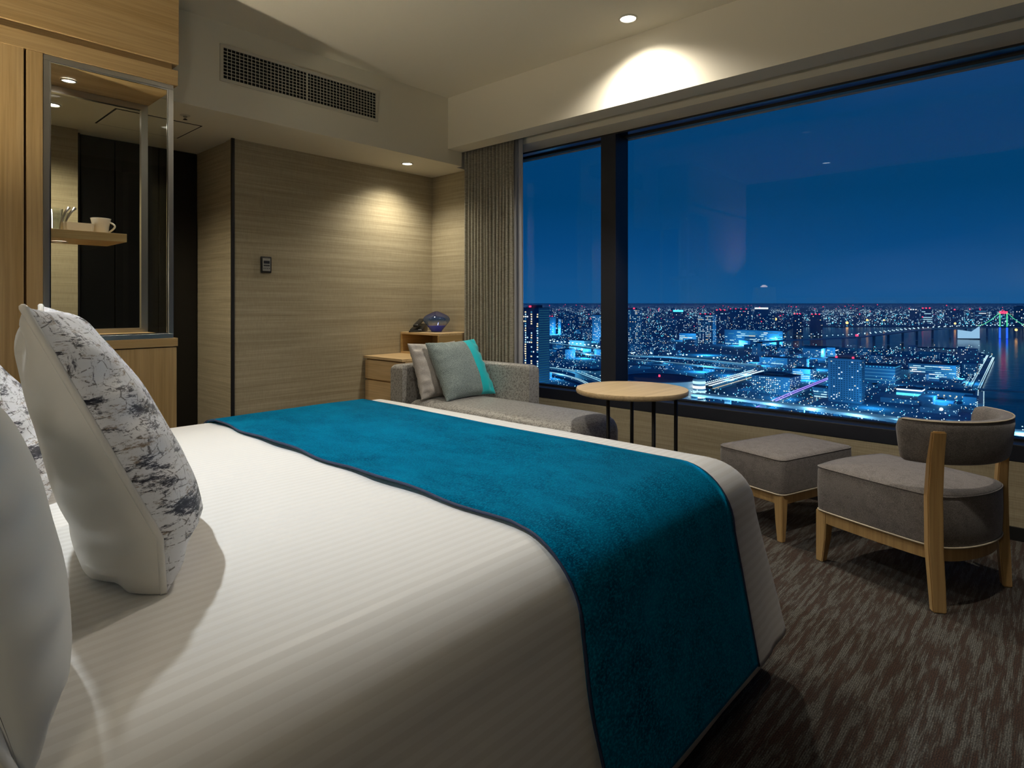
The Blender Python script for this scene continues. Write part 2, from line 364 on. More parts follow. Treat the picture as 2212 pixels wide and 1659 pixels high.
# ================================================================== LAMPS IN THE ROOM
LT, LN = (2.91, 1.78, 2.65), (2.909, 3.727, 2.151)
downlight('bright downlight in the main ceiling above the round table', *LT, .042, P_TABLE, NEUT, 143, 1.0, rad=.055)
downlight('downlight in the dropped soffit of the nook above the vase', *LN, .036, P_NOOK, (1, .90, .70), 135, 1.0, rad=.045)
downlight('downlight above the bed in the main ceiling', 0.05, 1.97, 2.65, .042, P_BED, (.91, .965, 1), 61, 1.0, aim=(.92, 1.50, .6))
downlight('added wide fill light in the main ceiling over the foot of the bed', 1.50, 1.75, 2.65, .042, P_FILL_ROOM, NEUT, 144, 1.0, rad=.05, glow=M_lamp3)  # unseen flood added to lift walls, soffit and pillows
downlight('narrow downlight in the main ceiling above the lounge chair', 2.36, .05, 2.65, .042, P_CHAIR, NEUT, 58, .9, glow=M_lamp3, aim=(2.72, .42, .3))
downlight('downlight in the hall ceiling seen through the niche', .757, 4.033, 2.151, .034, P_HALL, (1, .86, .60), 140, .9)
# ================================================================== CABINET WALL
YC, YB, XR = 3.12, 3.49, 1.072
cab = thing('wardrobe_wall', 'tall oak wardrobe wall unit around the steel framed niche left of the hall', 'cabinet', (0, 0, 0))
obj('side_panel', bx(.502, .556, YC, YB, .02, 2.112, bev=.001), M_woodZ, cab)
obj('closet_door', bx(-.30, .494, YC, YC+.03, .02, 2.117, bev=.0015), M_woodZ, cab)
obj('closet_body', bx(-.60, .490, YC+.032, YB, .02, 2.112), M_woodZ, cab)
obj('closet_door', bx(-.60, -.304, YC, YC+.03, .02, 2.117, bev=.0015), M_woodZ, cab)
obj('cornice_board', bx(-.60, XR, YC-.002, YB, 2.113, 2.184, bev=.001), M_woodX, cab)
obj('shadow_gap', bx(-.60, XR-.022, YC+.012, YB, 2.184, 2.214), M_woodX, cab)
obj('top_box', bx(-.60, XR+.003, YC-.004, YB, 2.214, 2.65, bev=.001), M_woodX, cab)
obj('counter_board', bx(.56, XR, YC-.002, YB+.0, .876, .915, bev=.0015), M_woodX, cab)
obj('base_cabinet', bx(.56, XR-.004, YC+.004, YB, .02, .872, bev=.001), M_woodZ, cab)
fr = thing('display_niche', 'steel framed glass display niche built into the oak wardrobe wall', 'niche', (0, 0, 0))
X0, X1, Z0, Z1, t = .558, 1.055, .9155, 2.112, .022
def frame_bm(y0, y1, x0=X0, x1=X1, z0=Z0, z1=Z1, tt=t): return ring_bm(x0, x1, z0, z1, tt, y0, y1)
bm = B()
for a_ in (0,):
    box(bm, X0, X1, YC+.006, YC+.026, Z0, Z0+t, .001); box(bm, X0, X1, YC+.006, YC+.026, Z1-t, Z1, .001)
    box(bm, X0, X0+t, YC+.006, YC+.026, Z0+t, Z1-t, .001); box(bm, X1-t, X1, YC+.006, YC+.026, Z0+t, Z1-t, .001)
obj('front_frame', bm, M_steel, fr)
obj('front_bead', ring_bm(X0+t, X1-t, Z0+t, Z1-t, .005, YC+.010, YC+.016), M_metal, fr)
obj('rear_frame', ring_bm(X0, X1-.008, Z0+.01, Z1-.025, .030, YB-.03, YB-.004), M_steel, fr)
obj('front_glass', bx(X0+t, X1-t, YC+.017, YC+.021, Z0+t, Z1-t), M_glass, fr)
obj('rear_glass', bx(X0+.03, X1-.038, YB-.018, YB-.014, Z0+.04, Z1-.055), M_glass, fr)
obj('side_glass', bx(X1-.014, X1-.010, YC+.028, YB-.03, Z0+.02, Z1-.03), glass('antireflective_glass', (.98, .99, .98, 1), 1.2, 0, .06), fr)
obj('niche_floor', bx(X0+.001, X1-.009, YC+.027, YB-.031, Z0+.001, Z0+.018), M_woodX, fr)
obj('niche_ceiling', bx(X0+.001, X1-.003, YC+.027, YB-.004, Z1-.024, Z1-.001), M_woodX, fr)
obj('niche_side', bx(X0-.0015, X0+.004, YC+.027, YB-.031, Z0+.02, Z1-.026), M_woodZ, fr)
sh = thing('floating_shelf', 'short oak floating shelf inside the steel framed niche', 'shelf', (0, 0, 0))
obj('board', bx(.563, .868, YC+.03, YB-.034, 1.357, 1.394, bev=.001), M_woodX, sh)
downlight('small downlight in the niche ceiling above the shelf', .687, 3.33, 2.087, .026, P_NICHE, (1, .93, .82), 150, .8, glow=M_lamp2, trim=M_steel)
downlight('small downlight under the floating shelf in the niche', .652, 3.33, 1.357, .026, P_SHELF, (1, .93, .82), 150, .8, glow=M_lamp2, trim=M_steel)
# crockery on the shelf
mug = thing('mug', 'white porcelain mug with a round handle on the niche shelf', 'cup', (.803, 3.30, 1.3945))
obj('body', lathe(B(), [(0, .001), (.027, .001), (.030, .004), (.033, .04), (.040, .074), (.0415, .076), (.039, .077), (.031, .04), (.028, .008), (0, .006)], seg=36), M_ceramic, mug, smooth=True)
obj('handle', tube(B(), [(.033+.024*math.sin(PI*k/8), 0, .014+.048*k/8+.004*math.sin(PI*k/8)) for k in range(9)], .0042, 8), M_ceramic, mug, smooth=True)
mug.rotation_euler = (0, 0, math.radians(-30))
bw = obj('square_dish', None or B(), M_ceramic) if False else None
bm = B()
prism(bm, [(-.058, -.04), (.058, -.04), (.058, .04), (-.058, .04)], 0, .042)
for v_ in bm.verts:
    if v_.co.z < .01: v_.co.x *= .86; v_.co.y *= .86
bmesh.ops.bevel(bm, geom=[e for e in bm.edges if abs(e.verts[0].co.z-e.verts[1].co.z) > .02], offset=.01, segments=3, affect='EDGES')
ft = [f for f in bm.faces if all(v_.co.z > .04 for v_ in f.verts)]
r = bmesh.ops.inset_region(bm, faces=ft, thickness=.004)
for v_ in ft[0].verts: v_.co.z -= .034
dish = obj('dish', bm, M_ceramic, smooth=False); dish.location = (.706, 3.27, 1.395); tag(dish, 'low white rectangular dish beside the mug on the niche shelf', 'dish')
def tumbler(x, y, lab, hh=.095):
    o_ = obj('tumbler', lathe(B(), [(0, .001), (.026, .001), (.036, hh), (.034, hh), (.0245, .008), (0, .008)], seg=32), M_tumbler, smooth=True)
    o_.location = (x, y, 1.3945); return tag(o_, lab, 'glass', 'tumblers on the niche shelf')
tumbler(.612, 3.24, 'clear tumbler at the left end of the niche shelf, next to the steel frame'); tumbler(.655, 3.36, 'clear tumbler behind the white dish on the niche shelf')
st_ = obj('stirrer', tube(B(), [(.606, 3.24, 1.404), (.588, 3.21, 1.512)], .0028, 8), M_metal); tag(st_, 'thin steel stirrer leaning in the left tumbler', 'stirrer')
tg = thing('ice_tongs', 'steel tongs sticking out of the tumbler behind the dish', 'tongs', (.655, 3.36, 1.405))
for sx in (0, 1):
    obj('arm', tube(B(), [(.002+sx*.010, 0, .002), (.012+sx*.014, 0, .045), (.026+sx*.020, .0, .09), (.040+sx*.022, 0, .112)], [.003, .0035, .005, .007], 8), M_steel, tg, smooth=True)
# ================================================================== BED
bed = thing('bed', 'wide double bed base under the white striped duvet', 'bed', (0, 0, 0))
obj('base', bx(-.5, 1.66, .80, 2.36, .10, .28, bev=.01), M_dark, bed)
obj('mattress', bx(-.5, 1.68, .78, 2.38, .28, .60, bev=.04, seg=3), M_white, bed, smooth=True)
for lx, ly in ((-.4, .9), (-.4, 2.2), (1.5, .95), (1.5, 2.2)): obj('leg', bx(lx-.03, lx+.03, ly-.03, ly+.03, 0, .10), M_dark, bed)
obj('headboard', bx(-.62, -.54, .5, 2.7, .02, 1.15, bev=.01), M_woodZ, bed)
# the duvet surface: inner flat outline, then shoulder, then a drop that flares out
IX1, IY0, IY1, R_ = 1.675, .79, 2.36, .14
ZT = .632
def drop(d):           # d: cloth distance beyond the inner outline -> (outward, height)
    q = R_*PI/2
    if d <= 0: return 0.0, ZT
    if d < q:
        a_ = d/R_; return R_*math.sin(a_), ZT-R_+R_*math.cos(a_)
    e_ = d-q; return R_+.19*e_+.0, ZT-R_-e_*.98
DMAX = R_*PI/2+.36
def cloth_point(x, y, off=0.0):
    """x, y measured along the cloth; returns the 3-D point"""
    px, py = min(x, IX1), min(max(y, IY0), IY1)
    dx, dy = x-px, y-py
    if dx > 0 and dy != 0:
        # corner: the fold keeps a fairly square, slightly rounded edge
        p_ = 4.0; d = (abs(dx)**p_+abs(dy)**p_)**(1/p_); m_ = max(abs(dx), abs(dy))
        ux, uy = dx/d, dy/d
        d = m_
    else:
        d = abs(dx)+abs(dy)
        ux, uy = (1 if dx > 0 else 0), (0 if dy == 0 else math.copysign(1, dy))
    o_, z_ = drop(d)
    if off and d > 0:
        o2, z2 = drop(d+.01); tx, tz = o2-o_, z2-z_; n_ = math.hypot(tx, tz); o_ += -tz/n_*off; z_ += tx/n_*off
    elif off: z_ += off
    return Vector((px+ux*o_, py+uy*o_, z_))
def crown(x, y):
    a_ = max(0, 1-((y-1.575)/.95)**2); b_ = max(0, 1-max(0, (x-1.0)/.8)**2)
    return .006*a_*b_
def wrinkle(x, y, amp=.0025):
    return amp*noise.noise(Vector((x*2.2, y*3.1, 1.7)))+amp*.5*noise.noise(Vector((x*7, y*4, 5)))
def cloth_grid(xs, ys, off, wr=0.0025, m=None, name='x', parent=None, lift=None):
    vs_, fs = [], []
    ny = len(ys)
    for x in xs:
        for y in ys:
            p_ = cloth_point(x, y, off); p_.z += crown(x, y)+wrinkle(x, y, wr)
            if not (IY0 < y < IY1) : 
                k_ = min(1, max(IY0-y, y-IY1, 0)/.4)
                p_.y += k_*.010*noise.noise(Vector((x*3.0, 3, 7)))*(1 if y < IY0 else -1)
            if lift: p_.z += lift(x, y)
            vs_.append(p_)
    for i in range(len(xs)-1):
        for j in range(ny-1):
            a_ = i*ny+j; fs.append((a_, a_+ny, a_+ny+1, a_+1))
    o_ = obj(name, (vs_, [], fs), m, parent, smooth=True)
    uv = o_.data.uv_layers.new(name='UV')
    for lp in o_.data.loops:
        i, j = divmod(lp.vertex_index, ny); uv.data[lp.index].uv = (xs[i], ys[j])
    return o_
def lsp(a_, b_, n_): return [a_+(b_-a_)*k/(n_-1) for k in range(n_)]
ys = lsp(IY0-DMAX, IY0, 34)[:-1]+lsp(IY0, IY1, 50)+lsp(IY1, IY1+DMAX, 34)[1:]
xs = lsp(-.52, IX1, 56)+lsp(IX1, IX1+DMAX, 34)[1:]
duv = cloth_grid(xs, ys, 0, .0028, M_duvet, 'duvet')
md = duv.modifiers.new('thick', 'SOLIDIFY'); md.thickness = .012; md.offset = -1
tag(duv, 'white sateen duvet with tone on tone stripes draped over the bed', 'duvet')
def runner_lift(x, y):
    e_ = max(0, 1-(x-.90)/.05) if x < .95 else 0
    return .0
run = None
xr = lsp(.895, 1.565, 22)
ys_r = [y for y in ys if y > IY0-DMAX+.012 and y < IY1+DMAX-.012]
rv_, rf = [], []
for i, x in enumerate(xr):
    for y in ys_r:
        sk = .0
        if y > 1.6: sk = .035*min(1, (y-1.6)/.8)
        wob = .004*math.sin(y*9)+.004*math.sin(y*23+1) if i == 0 else 0
        xx = x+sk*(1 if x < 1.4 else 1.0)+wob
        ed = .007*math.exp(-((x-.895)/.02))*(0.5+.5*math.sin(y*11+.6)) if IY0 < y < IY1 else 0
        p_ = cloth_point(xx, y, .010+ed); p_.z += crown(xx, y)+wrinkle(xx, y, .0028)+.002
        rv_.append(p_)
n_ = len(ys_r)
for i in range(len(xr)-1):
    for j in range(n_-1):
        a_ = i*n_+j; rf.append((a_, a_+n_, a_+n_+1, a_+1))
runner = obj('bed_runner', (rv_, [], rf), M_runner, smooth=True)
md = runner.modifiers.new('thick', 'SOLIDIFY'); md.thickness = .007; md.offset = -1
tag(runner, 'deep teal velvet runner laid across the foot of the white duvet', 'bed runner')
hem = obj('hem', tube(B(), [rv_[j]+Vector((-.002, 0, -.003)) for j in range(0, n_, 1)], .0032, 6), M_hem, runner, smooth=True); hem['label'] = 'navy edge hem'
obj('hem', tube(B(), [rv_[(len(xr)-1)*n_+j]+Vector((.001, 0, -.003)) for j in range(0, n_, 1)], .0036, 6), M_hem, runner, smooth=True)
# ------------------------------------------------------------------ pillows and cushions
def pillow_pts(a_, b_, W, H, T, pull, wr, side, seed, pw=3.0, sag=0):
    x = a_*W/2*(1-pull*(1-b_*b_)); z = b_*H/2*(1-pull*(1-a_*a_))
    k = (max(0, 1-abs(a_)**pw)*max(0, 1-abs(b_)**pw))
    th_ = T/2*k**.5*(1-sag*(b_+1)/2)
    ea, eb = 1-abs(a_), 1-abs(b_)
    w_ = wr*(math.sin(b_*19+seed+2*noise.noise(Vector((b_*3, seed, 0))))*math.exp(-((ea-.14)/.13)**2)+math.sin(a_*17+seed*2+2*noise.noise(Vector((a_*3, seed, 5))))*math.exp(-((eb-.14)/.13)**2))
    w_ += wr*.8*noise.noise(Vector((a_*2.3, b_*2.3, seed+side)))
    return x, side*(th_+w_*min(1, k*6)), z
def pillow(name, label, cat, cen, wd, hd, W, H, T, mf, mb, group=None, pull=.05, wr=.006, n=26, seed=1, floor=None, piping=None, pm=None, flange=0, pw=3.0, split=None, bend=0, half_front=None, sag=0, kink=None, wrb=None, tf=1.0, sagb=None):
    """wd, hd: unit width and height directions; the front faces wd x hd (x) -> nrm"""
    wd, hd = Vector(wd).normalized(), Vector(hd).normalized(); nr = wd.cross(hd)
    cen = Vector(cen)
    root = thing(name, label, cat, cen-Vector((0, 0, H/2)) if floor is None else (cen.x, cen.y, floor), 0, group)
    org = root.location.copy()
    def place(x, t_, z):
        if t_ > 0: t_ *= tf
        p_ = cen+wd*x+hd*z+nr*(t_+bend*((x/(W/2))**2-.3))
        if kink and p_.z < kink: p_.x -= (kink-p_.z)*math.tan(tl)*.9
        if floor is not None and p_.z < floor+.001:
            p_.z = floor+.001+.0
        return p_-org
    def half(side, cols):
        vs_, fs = [], []
        for i in cols:
            for j in range(n+1):
                a_ = math.sin((i/n-.5)*PI*.999); b_ = math.sin((j/n-.5)*PI*.999)
                vs_.append(place(*pillow_pts(a_, b_, W, H, T, pull, wrb if (wrb and side < 0) else wr, side, seed, pw, sagb if (sagb and side < 0) else sag)))
        m_ = n+1
        for i in range(len(cols)-1):
            for j in range(n):
                q = (i*m_+j, (i+1)*m_+j, (i+1)*m_+j+1, i*m_+j+1)
                fs.append(q if side < 0 else q[::-1])
        return vs_, [], fs
    if split:
        k = int(n*split)
        obj('front_panel', half(1, list(range(0, k+1))), mf, root, smooth=True)
        obj('contrast_panel', half(1, list(range(k, n+1))), half_front, root, smooth=True)
    else:
        obj('front_panel', half(1, list(range(n+1))), mf, root, smooth=True)
    obj('back_panel', half(-1, list(range(n+1))), mb, root, smooth=True)
    if piping:
        seq = []
        for k in range(4*n):
            s_, q = divmod(k, n); u_ = math.sin((q/n-.5)*PI)
            ab = [(u_, -1), (1, u_), (-u_, 1), (-1, -u_)][s_]
            seq.append(place(*pillow_pts(ab[0]*1.0, ab[1]*1.0, W, H, T, pull, wr, 1, seed, pw)))
        obj('piping', tube(B(), seq, piping, 8, closed=True), pm, root, smooth=True)
    if flange:
        vs_, fs = [], []
        for k in range(4*n):
            s_, q = divmod(k, n); u_ = math.sin((q/n-.5)*PI)
            ab = [(u_, -1), (1, u_), (-u_, 1), (-1, -u_)][s_]
            x, y_, z = pillow_pts(ab[0], ab[1], W, H, T, pull, 0, 1, seed, pw)
            vs_.append(place(x, -.002, z)); vs_.append(place(x*(1+2*flange/W), -.006+.01*math.sin(k*.5), z*(1+2*flange/H)))
        m_ = 4*n
        for k in range(m_): fs.append((2*k, 2*k+1, (2*k+3) % (2*m_), (2*k+2) % (2*m_)))
        f_ = obj('flange', (vs_, [], fs), mf, root, smooth=True)
        md_ = f_.modifiers.new('thick', 'SOLIDIFY'); md_.thickness = .003
    return root
tl = math.radians(25)
hd_c = (-math.sin(tl), 0, math.cos(tl))
BT = .636
def bed_cushion(xc, yc, zc, label, seed, hd_, H, kink, tilt_sag=.30):
    return pillow('throw_pillow', label, 'pillow', (xc, yc, zc), (.21, .978, 0), hd_, .49, H, .27, M_print, M_satin, 'large ink print cushions on the bed', pull=.06, wr=.009, n=44, seed=seed, floor=BT, piping=.005, pm=M_satin, pw=2.9, sag=tilt_sag, kink=kink, wrb=.007, tf=.74, sagb=.62)
bed_cushion(.315, 1.256, .8525, 'large ink print cushion with a satin back and piping, nearest on the bed', 2, hd_c, .49, .72)
bed_cushion(.225, 1.88, .822, 'second ink print cushion, cut off at the left edge behind the nearest one', 5, (-.53, 0, .848), .455, None)
t2 = math.radians(14)
pillow('bed_pillow', 'plump white pillow in the lower left corner in front of the ink print cushion', 'pillow', (.066, .985, .825), (0, 1, 0), (-math.sin(t2), 0, math.cos(t2)), .57, .385, .20, M_white, M_white, None, pull=.03, wr=.006, n=30, seed=9, floor=BT, flange=.018, pw=3.2)
pillow('bed_pillow', 'white pillow leaning behind the ink print cushions at the left edge', 'pillow', (-.02, 1.62, .875), (0, 1, 0), (-math.sin(.25), 0, math.cos(.25)), .58, .50, .17, M_white, M_white, None, pull=.03, wr=.006, n=24, seed=12, floor=BT, pw=3.2)
def bedside(y, pw, side):  # bedside lamps out of view, added as ambient fill with tables under them
    nst = thing('bedside_table', 'oak bedside table on the '+side+' side of the bed head', 'table', (0, y, 0), 0, 'bedside tables')
    obj('carcass', bx(-.60, -.22, -.18, .18, .02, .58, bev=.003), M_woodX, nst); obj('top_board', bx(-.605, -.21, -.19, .19, .58, .60, bev=.002), M_woodX, nst)
    bl = thing('fill_lamp', 'added unseen fill lamp with an open white shade on the '+side+' bedside table', 'lamp', (-.42, y, .602), 0, 'added fill lamps')
    obj('foot', lathe(B(), [(0, 0), (.07, 0), (.07, .012), (.012, .02), (.010, .50), (0, .50)], seg=32), M_dark, bl, smooth=True)
    obj('lamp_shade', lathe(B(), [(.15, .46), (.13, .68)], seg=40), M_shade, bl, smooth=True)
    if side == 'near':
        dl = bpy.data.lights.new('fill_bulb', 'POINT'); dl.energy = pw; dl.color = (1, .92, .76); dl.shadow_soft_size = .12
        ol = bpy.data.objects.new('fill_bulb', dl); C.objects.link(ol); ol.location = (0, 0, .72); ol.parent = bl
    else:
        ol = spot('fill_bulb', (0, 0, .66), pw, (1, .88, .68), 140, .9, .05, (1.0, -.8, 3.4), bl)
M_shade = mat('shade_linen', (.8, .75, .62, 1), .9)
bedside(2.82, P_FILL_FAR, 'far'); bedside(.08, P_FILL_NEAR, 'near')
# ================================================================== CHAISE AND NOOK FURNITURE
ch = thing('chaise', 'mottled grey chaise longue with a low wraparound back below the window', 'sofa', (0, 0, 0))
def rrect(x0, x1, y0, y1, rads, seg=8):
    """rads for corners (x0,y0),(x1,y0),(x1,y1),(x0,y1)"""
    out = []
    for (cx, cy, a0), r in zip(((x0, y0, PI), (x1, y0, 1.5*PI), (x1, y1, 0), (x0, y1, PI/2)), rads):
        ccx = cx+(r if cx == x0 else -r); ccy = cy+(r if cy == y0 else -r)
        for k in range(seg+1):
            a_ = a0+PI/2*k/seg; out.append((ccx+r*math.cos(a_), ccy+r*math.sin(a_)))
    return out
so = rrect(2.60, 3.135, 1.93, 3.36, (.09, .13, .02, .05))
bm = B(); rings = []; cx_, cy_ = 2.868, 2.645
for ins, z_ in ((.004, .10), (0, .12), (0, .33), (.006, .365), (.018, .392), (.038, .410), (.065, .421), (.10, .427), (.16, .431), (.22, .433)):
    rings.append([bm.verts.new((cx_+(x-cx_)*(1-ins/.268), cy_+(y-cy_)*(1-ins/.715), z_+(.003*noise.noise(Vector((x*4, y*4, z_*9))) if z_ > .35 else 0))) for x, y in so])
for a_, b_ in zip(rings, rings[1:]):
    for k in range(len(so)): bm.faces.new((a_[k], a_[(k+1) % len(so)], b_[(k+1) % len(so)], b_[k]))
bm.faces.new(rings[-1]); bm.faces.new(rings[0][::-1])
obj('seat', bm, M_chaise, ch, auto=60)
bm = B()
poly = [(3.145, 2.70), (3.25, 2.70), (3.25, 3.50), (2.585, 3.50), (2.585, 3.365), (3.03, 3.365)]
for k in range(6):
    a_ = PI/2-(PI/2)*k/5*1.0
    poly.append((3.03+.115*math.cos(a_), 3.25+.115*math.sin(a_)))
prism(bm, poly, .10, .655, bev=.042, seg=5)
obj('backrest', bm, M_chaise, ch, auto=50)
obj('plinth', bx(2.66, 3.22, 2.0, 3.45, .0, .10), M_dark, ch)
# chest of drawers
cd = thing('chest_of_drawers', 'low light oak chest of drawers behind the chaise against the wallpapered wall', 'chest', (0, 0, 0))
obj('top_board', bx(2.695, 3.38, 3.51, 3.992, .658, .678, bev=.002), M_woodY, cd)
obj('carcass', bx(2.725, 3.38, 3.515, 3.988, .04, .657), M_woodY, cd)
for z0_, z1_ in ((.505, .648), (.31, .492), (.05, .297)):
    obj('drawer', bx(2.705, 2.7245, 3.52, 3.985, z0_, z1_, bev=.0015), M_woodY, cd)
ub = thing('shelf_box', 'open fronted light oak box shelf standing on the chest under the blue vase', 'shelf', (0, 0, 0))
xa, xb, ya, yb, za, zb = 3.045, 3.38, 3.515, 3.990, .6785, .848
obj('top_board', bx(xa, xb, ya, yb, zb-.016, zb, bev=.001), M_woodY, ub); obj('bottom_board', bx(xa, xb, ya, yb, za, za+.014), M_woodY, ub)
obj('side_board', bx(xa, xb, ya, ya+.018, za+.014, zb-.016), M_woodX, ub); obj('side_board', bx(xa, xb, yb-.018, yb, za+.014, zb-.016), M_woodX, ub)
obj('back_board', bx(xb-.012, xb, ya+.018, yb-.018, za+.014, zb-.016), M_woodY, ub)
# vase
M_vase = bpy.data.materials.new('blue_blown_glass'); M_vase.use_nodes = True
n, l = M_vase.node_tree.nodes, M_vase.node_tree.links; n.clear()
o_ = n.new('ShaderNodeOutputMaterial'); tr = n.new('ShaderNodeBsdfTransparent'); gl = n.new('ShaderNodeBsdfGlossy'); gl.inputs[1].default_value = .04
tcn = n.new('ShaderNodeTexCoord'); sp = n.new('ShaderNodeSeparateXYZ'); l.new(tcn.outputs['Object'], sp.inputs[0])
mr = n.new('ShaderNodeMapRange'); mr.inputs[2].default_value = .166; l.new(sp.outputs['Z'], mr.inputs[0])
rp = n.new('ShaderNodeValToRGB'); l.new(mr.outputs[0], rp.inputs[0]); cr = rp.color_ramp
cr.elements[0].position = 0; cr.elements[0].color = (.30, .42, .97, 1); cr.elements[1].position = 1; cr.elements[1].color = (.10, .07, .34, 1)
for p_, c_ in ((.29, (.30, .45, .97, 1)), (.33, (.62, .66, .72, 1)), (.42, (.52, .63, .78, 1)), (.62, (.22, .38, .68, 1)), (.85, (.10, .13, .50, 1))):
    e_ = cr.elements.new(p_); e_.color = c_
l.new(rp.outputs[0], tr.inputs[0])
df = n.new('ShaderNodeBsdfDiffuse'); l.new(rp.outputs[0], df.inputs[0])
mm = n.new('ShaderNodeMixShader'); mm.inputs[0].default_value = .12; l.new(tr.outputs[0], mm.inputs[1]); l.new(df.outputs[0], mm.inputs[2])
fl = n.new('ShaderNodeLayerWeight'); fl.inputs[0].default_value = .5; fz = n.new('ShaderNodeMath'); fz.operation = 'MULTIPLY_ADD'; fz.inputs[1].default_value = .30; fz.inputs[2].default_value = .04; l.new(fl.outputs['Facing'], fz.inputs[0]); m2 = n.new('ShaderNodeMixShader'); l.new(fz.outputs[0], m2.inputs[0]); l.new(mm.outputs[0], m2.inputs[1]); l.new(gl.outputs[0], m2.inputs[2]); l.new(m2.outputs[0], o_.inputs[0])
vp = [(0, 0), (.040, .0), (.043, .004), (.058, .025), (.077, .05), (.096, .072), (.107, .09), (.108, .104), (.100, .12), (.082, .134), (.058, .146), (.034, .156), (.018, .163), (.006, .166), (0, .166)]
vase = thing('vase', 'rounded blue blown glass vase with a deep blue foot on the box shelf', 'vase', (3.235, 3.765, .849))
obj('bowl', lathe(B(), vp, seg=48), M_vase, vase, smooth=True)
obj('foot_fill', lathe(B(), [(0, .004), (.036, .004), (.052, .025), (.071, .048), (.071, .051), (0, .051)], seg=40), mat('cobalt_glass', (.01, .05, .85, 1), .1), vase, smooth=False)
sil = [(.085, -.055, .128), (.099, -.03, .112)]
# phone and remote beside the vase
ph = thing('telephone', 'black desk telephone with raised handset beside the blue vase', 'telephone', (3.17, 3.91, .849), math.radians(35))
bm = B(); box(bm, -.09, .09, -.05, .05, 0, .02, .004)
for v_ in bm.verts:
    if v_.co.z > .008: v_.co.z += (v_.co.x+.09)*.24
obj('base', bm, M_plastic, ph, auto=40)
bm = B(); box(bm, -.095, .085, -.022, .022, 0, .02, .007, 3)
for v_ in bm.verts: v_.co.z += .032+(v_.co.x+.09)*.26+(.008*abs(v_.co.x)/.09)
obj('handset', bm, M_plastic, ph, auto=60)
rc = obj('remote_control', bx(-.045, .045, -.02, .02, .0, .012, bev=.004), M_plastic, auto=40); rc.location = (3.085, 3.86, .849); rc.rotation_euler = (0, 0, math.radians(-40))
tag(rc, 'small black remote lying in front of the telephone', 'remote control')
# cushions on the chaise
def lean(bl, br, tl_, tr_):   # four seam corners in metres -> centre, width dir, height dir, sizes
    bl, br, tl_, tr_ = map(Vector, (bl, br, tl_, tr_)); c_ = (bl+br+tl_+tr_)/4
    wd = ((br-bl)+(tr_-tl_)); hd = ((tl_-bl)+(tr_-br)); wd.normalize(); hd = (hd-wd*hd.dot(wd)).normalized()
    return c_, wd, hd, ((br-bl).length+(tr_-tl_).length)/2, ((tl_-bl).length+(tr_-br).length)/2
c_, wd, hd, W_, H_ = lean((2.65, 3.20, .43), (3.06, 3.18, .43), (2.59, 3.36, .80), (3.03, 3.345, .80))
pillow('throw_pillow', 'silver taupe velvet cushion at the back of the chaise behind the turquoise edged one', 'pillow', c_, wd, hd, W_, H_, .13, M_cush1, M_cush1, None, pull=.07, wr=.012, n=24, seed=3, floor=.427)
c_, wd, hd, W_, H_ = lean((2.715, 3.03, .43), (3.145, 3.01, .43), (2.675, 3.26, .80), (3.135, 3.235, .82))
pillow('throw_pillow', 'grey woven cushion with a bright turquoise side in front on the chaise', 'pillow', c_, wd, hd, W_, H_, .16, M_cush2, M_cush2, None, pull=.07, wr=.010, n=24, seed=8, floor=.427, split=.655, half_front=M_teal)
# ================================================================== CURTAINS
def drape(name, label, cat, y0, y1, xc, amp, folds, m, z0, z1, seed, group=None):
    n_ = folds*10; zs = lsp(z0, z1, 10); vs_, fs = [], []
    rnd = random.Random(seed); ph_ = [rnd.uniform(.55, 1.3) for _ in range(folds+2)]; wd_ = [rnd.uniform(-.35, .35) for _ in range(folds+2)]
    for z_ in zs:
        hh = (z_-z0)/(z1-z0)
        for k in range(n_+1):
            f_ = k/10; i = int(f_); q = f_-i
            a_ = ph_[min(i, folds)]*(1-q)+ph_[min(i+1, folds+1)]*q
            s_ = wd_[min(i, folds)]*math.sin(q*PI)
            y = y0+(y1-y0)*(f_+s_*.25)/folds
            yy = y+(.012*(1-hh)*math.sin(f_*.6))
            vs_.append((xc+amp*a_*math.sin(2*PI*f_+.3*math.sin(z_*2+i)), yy, z_))
    m_ = n_+1
    for i in range(len(zs)-1):
        for k in range(n_): a_ = i*m_+k; fs.append((a_, a_+1, a_+m_+1, a_+m_))
    o_ = obj(name, (vs_, [], fs), m, smooth=True)
    md_ = o_.modifiers.new('thick', 'SOLIDIFY'); md_.thickness = .002
    return tag(o_, label, cat, group)
drape('curtain', 'pleated grey beige curtain bunched at the left end of the window', 'curtain', 2.985, 3.49, 3.305, .021, 15, M_curt, .015, 2.39, 4)
drape('sheer_curtain', 'thin pale sheer curtain behind the pleated one', 'curtain', 2.955, 3.30, 3.372, .012, 8, M_sheer, .015, 2.395, 9)
# ================================================================== TABLE
tb = thing('round_table', 'round table with a light wood top on four slim black legs by the window', 'table', (2.88, 1.74, 0))
obj('tabletop', lathe(B(), [(0, .592), (.290, .592), (.297, .596), (.300, .603), (.300, .612), (.297, .619), (.292, .62), (0, .62)], seg=72), M_woodL, tb, auto=40)
for k in range(4):
    a_ = math.radians(48+90*k); x, y = .06+.19*math.cos(a_), -.03+.19*math.sin(a_)
    obj('leg', tube(B(), [(x, y, .012), (x, y, .592)], .0105, 12), M_dark, tb, smooth=True)
bm = B(); lathe(bm, [(0, 0), (.215, 0), (.215, .012), (0, .012)], .06, -.03, 0, 48); obj('base_plate', bm, M_dark, tb)
# ================================================================== OTTOMAN AND CHAIR
RZ = math.atan2(-.36, .933)          # local x = along the chair back, local y = the way it faces
ot = thing('ottoman', 'square taupe ottoman on light wood legs between the bed and the window', 'stool', (2.835, .938, 0), math.radians(-18))
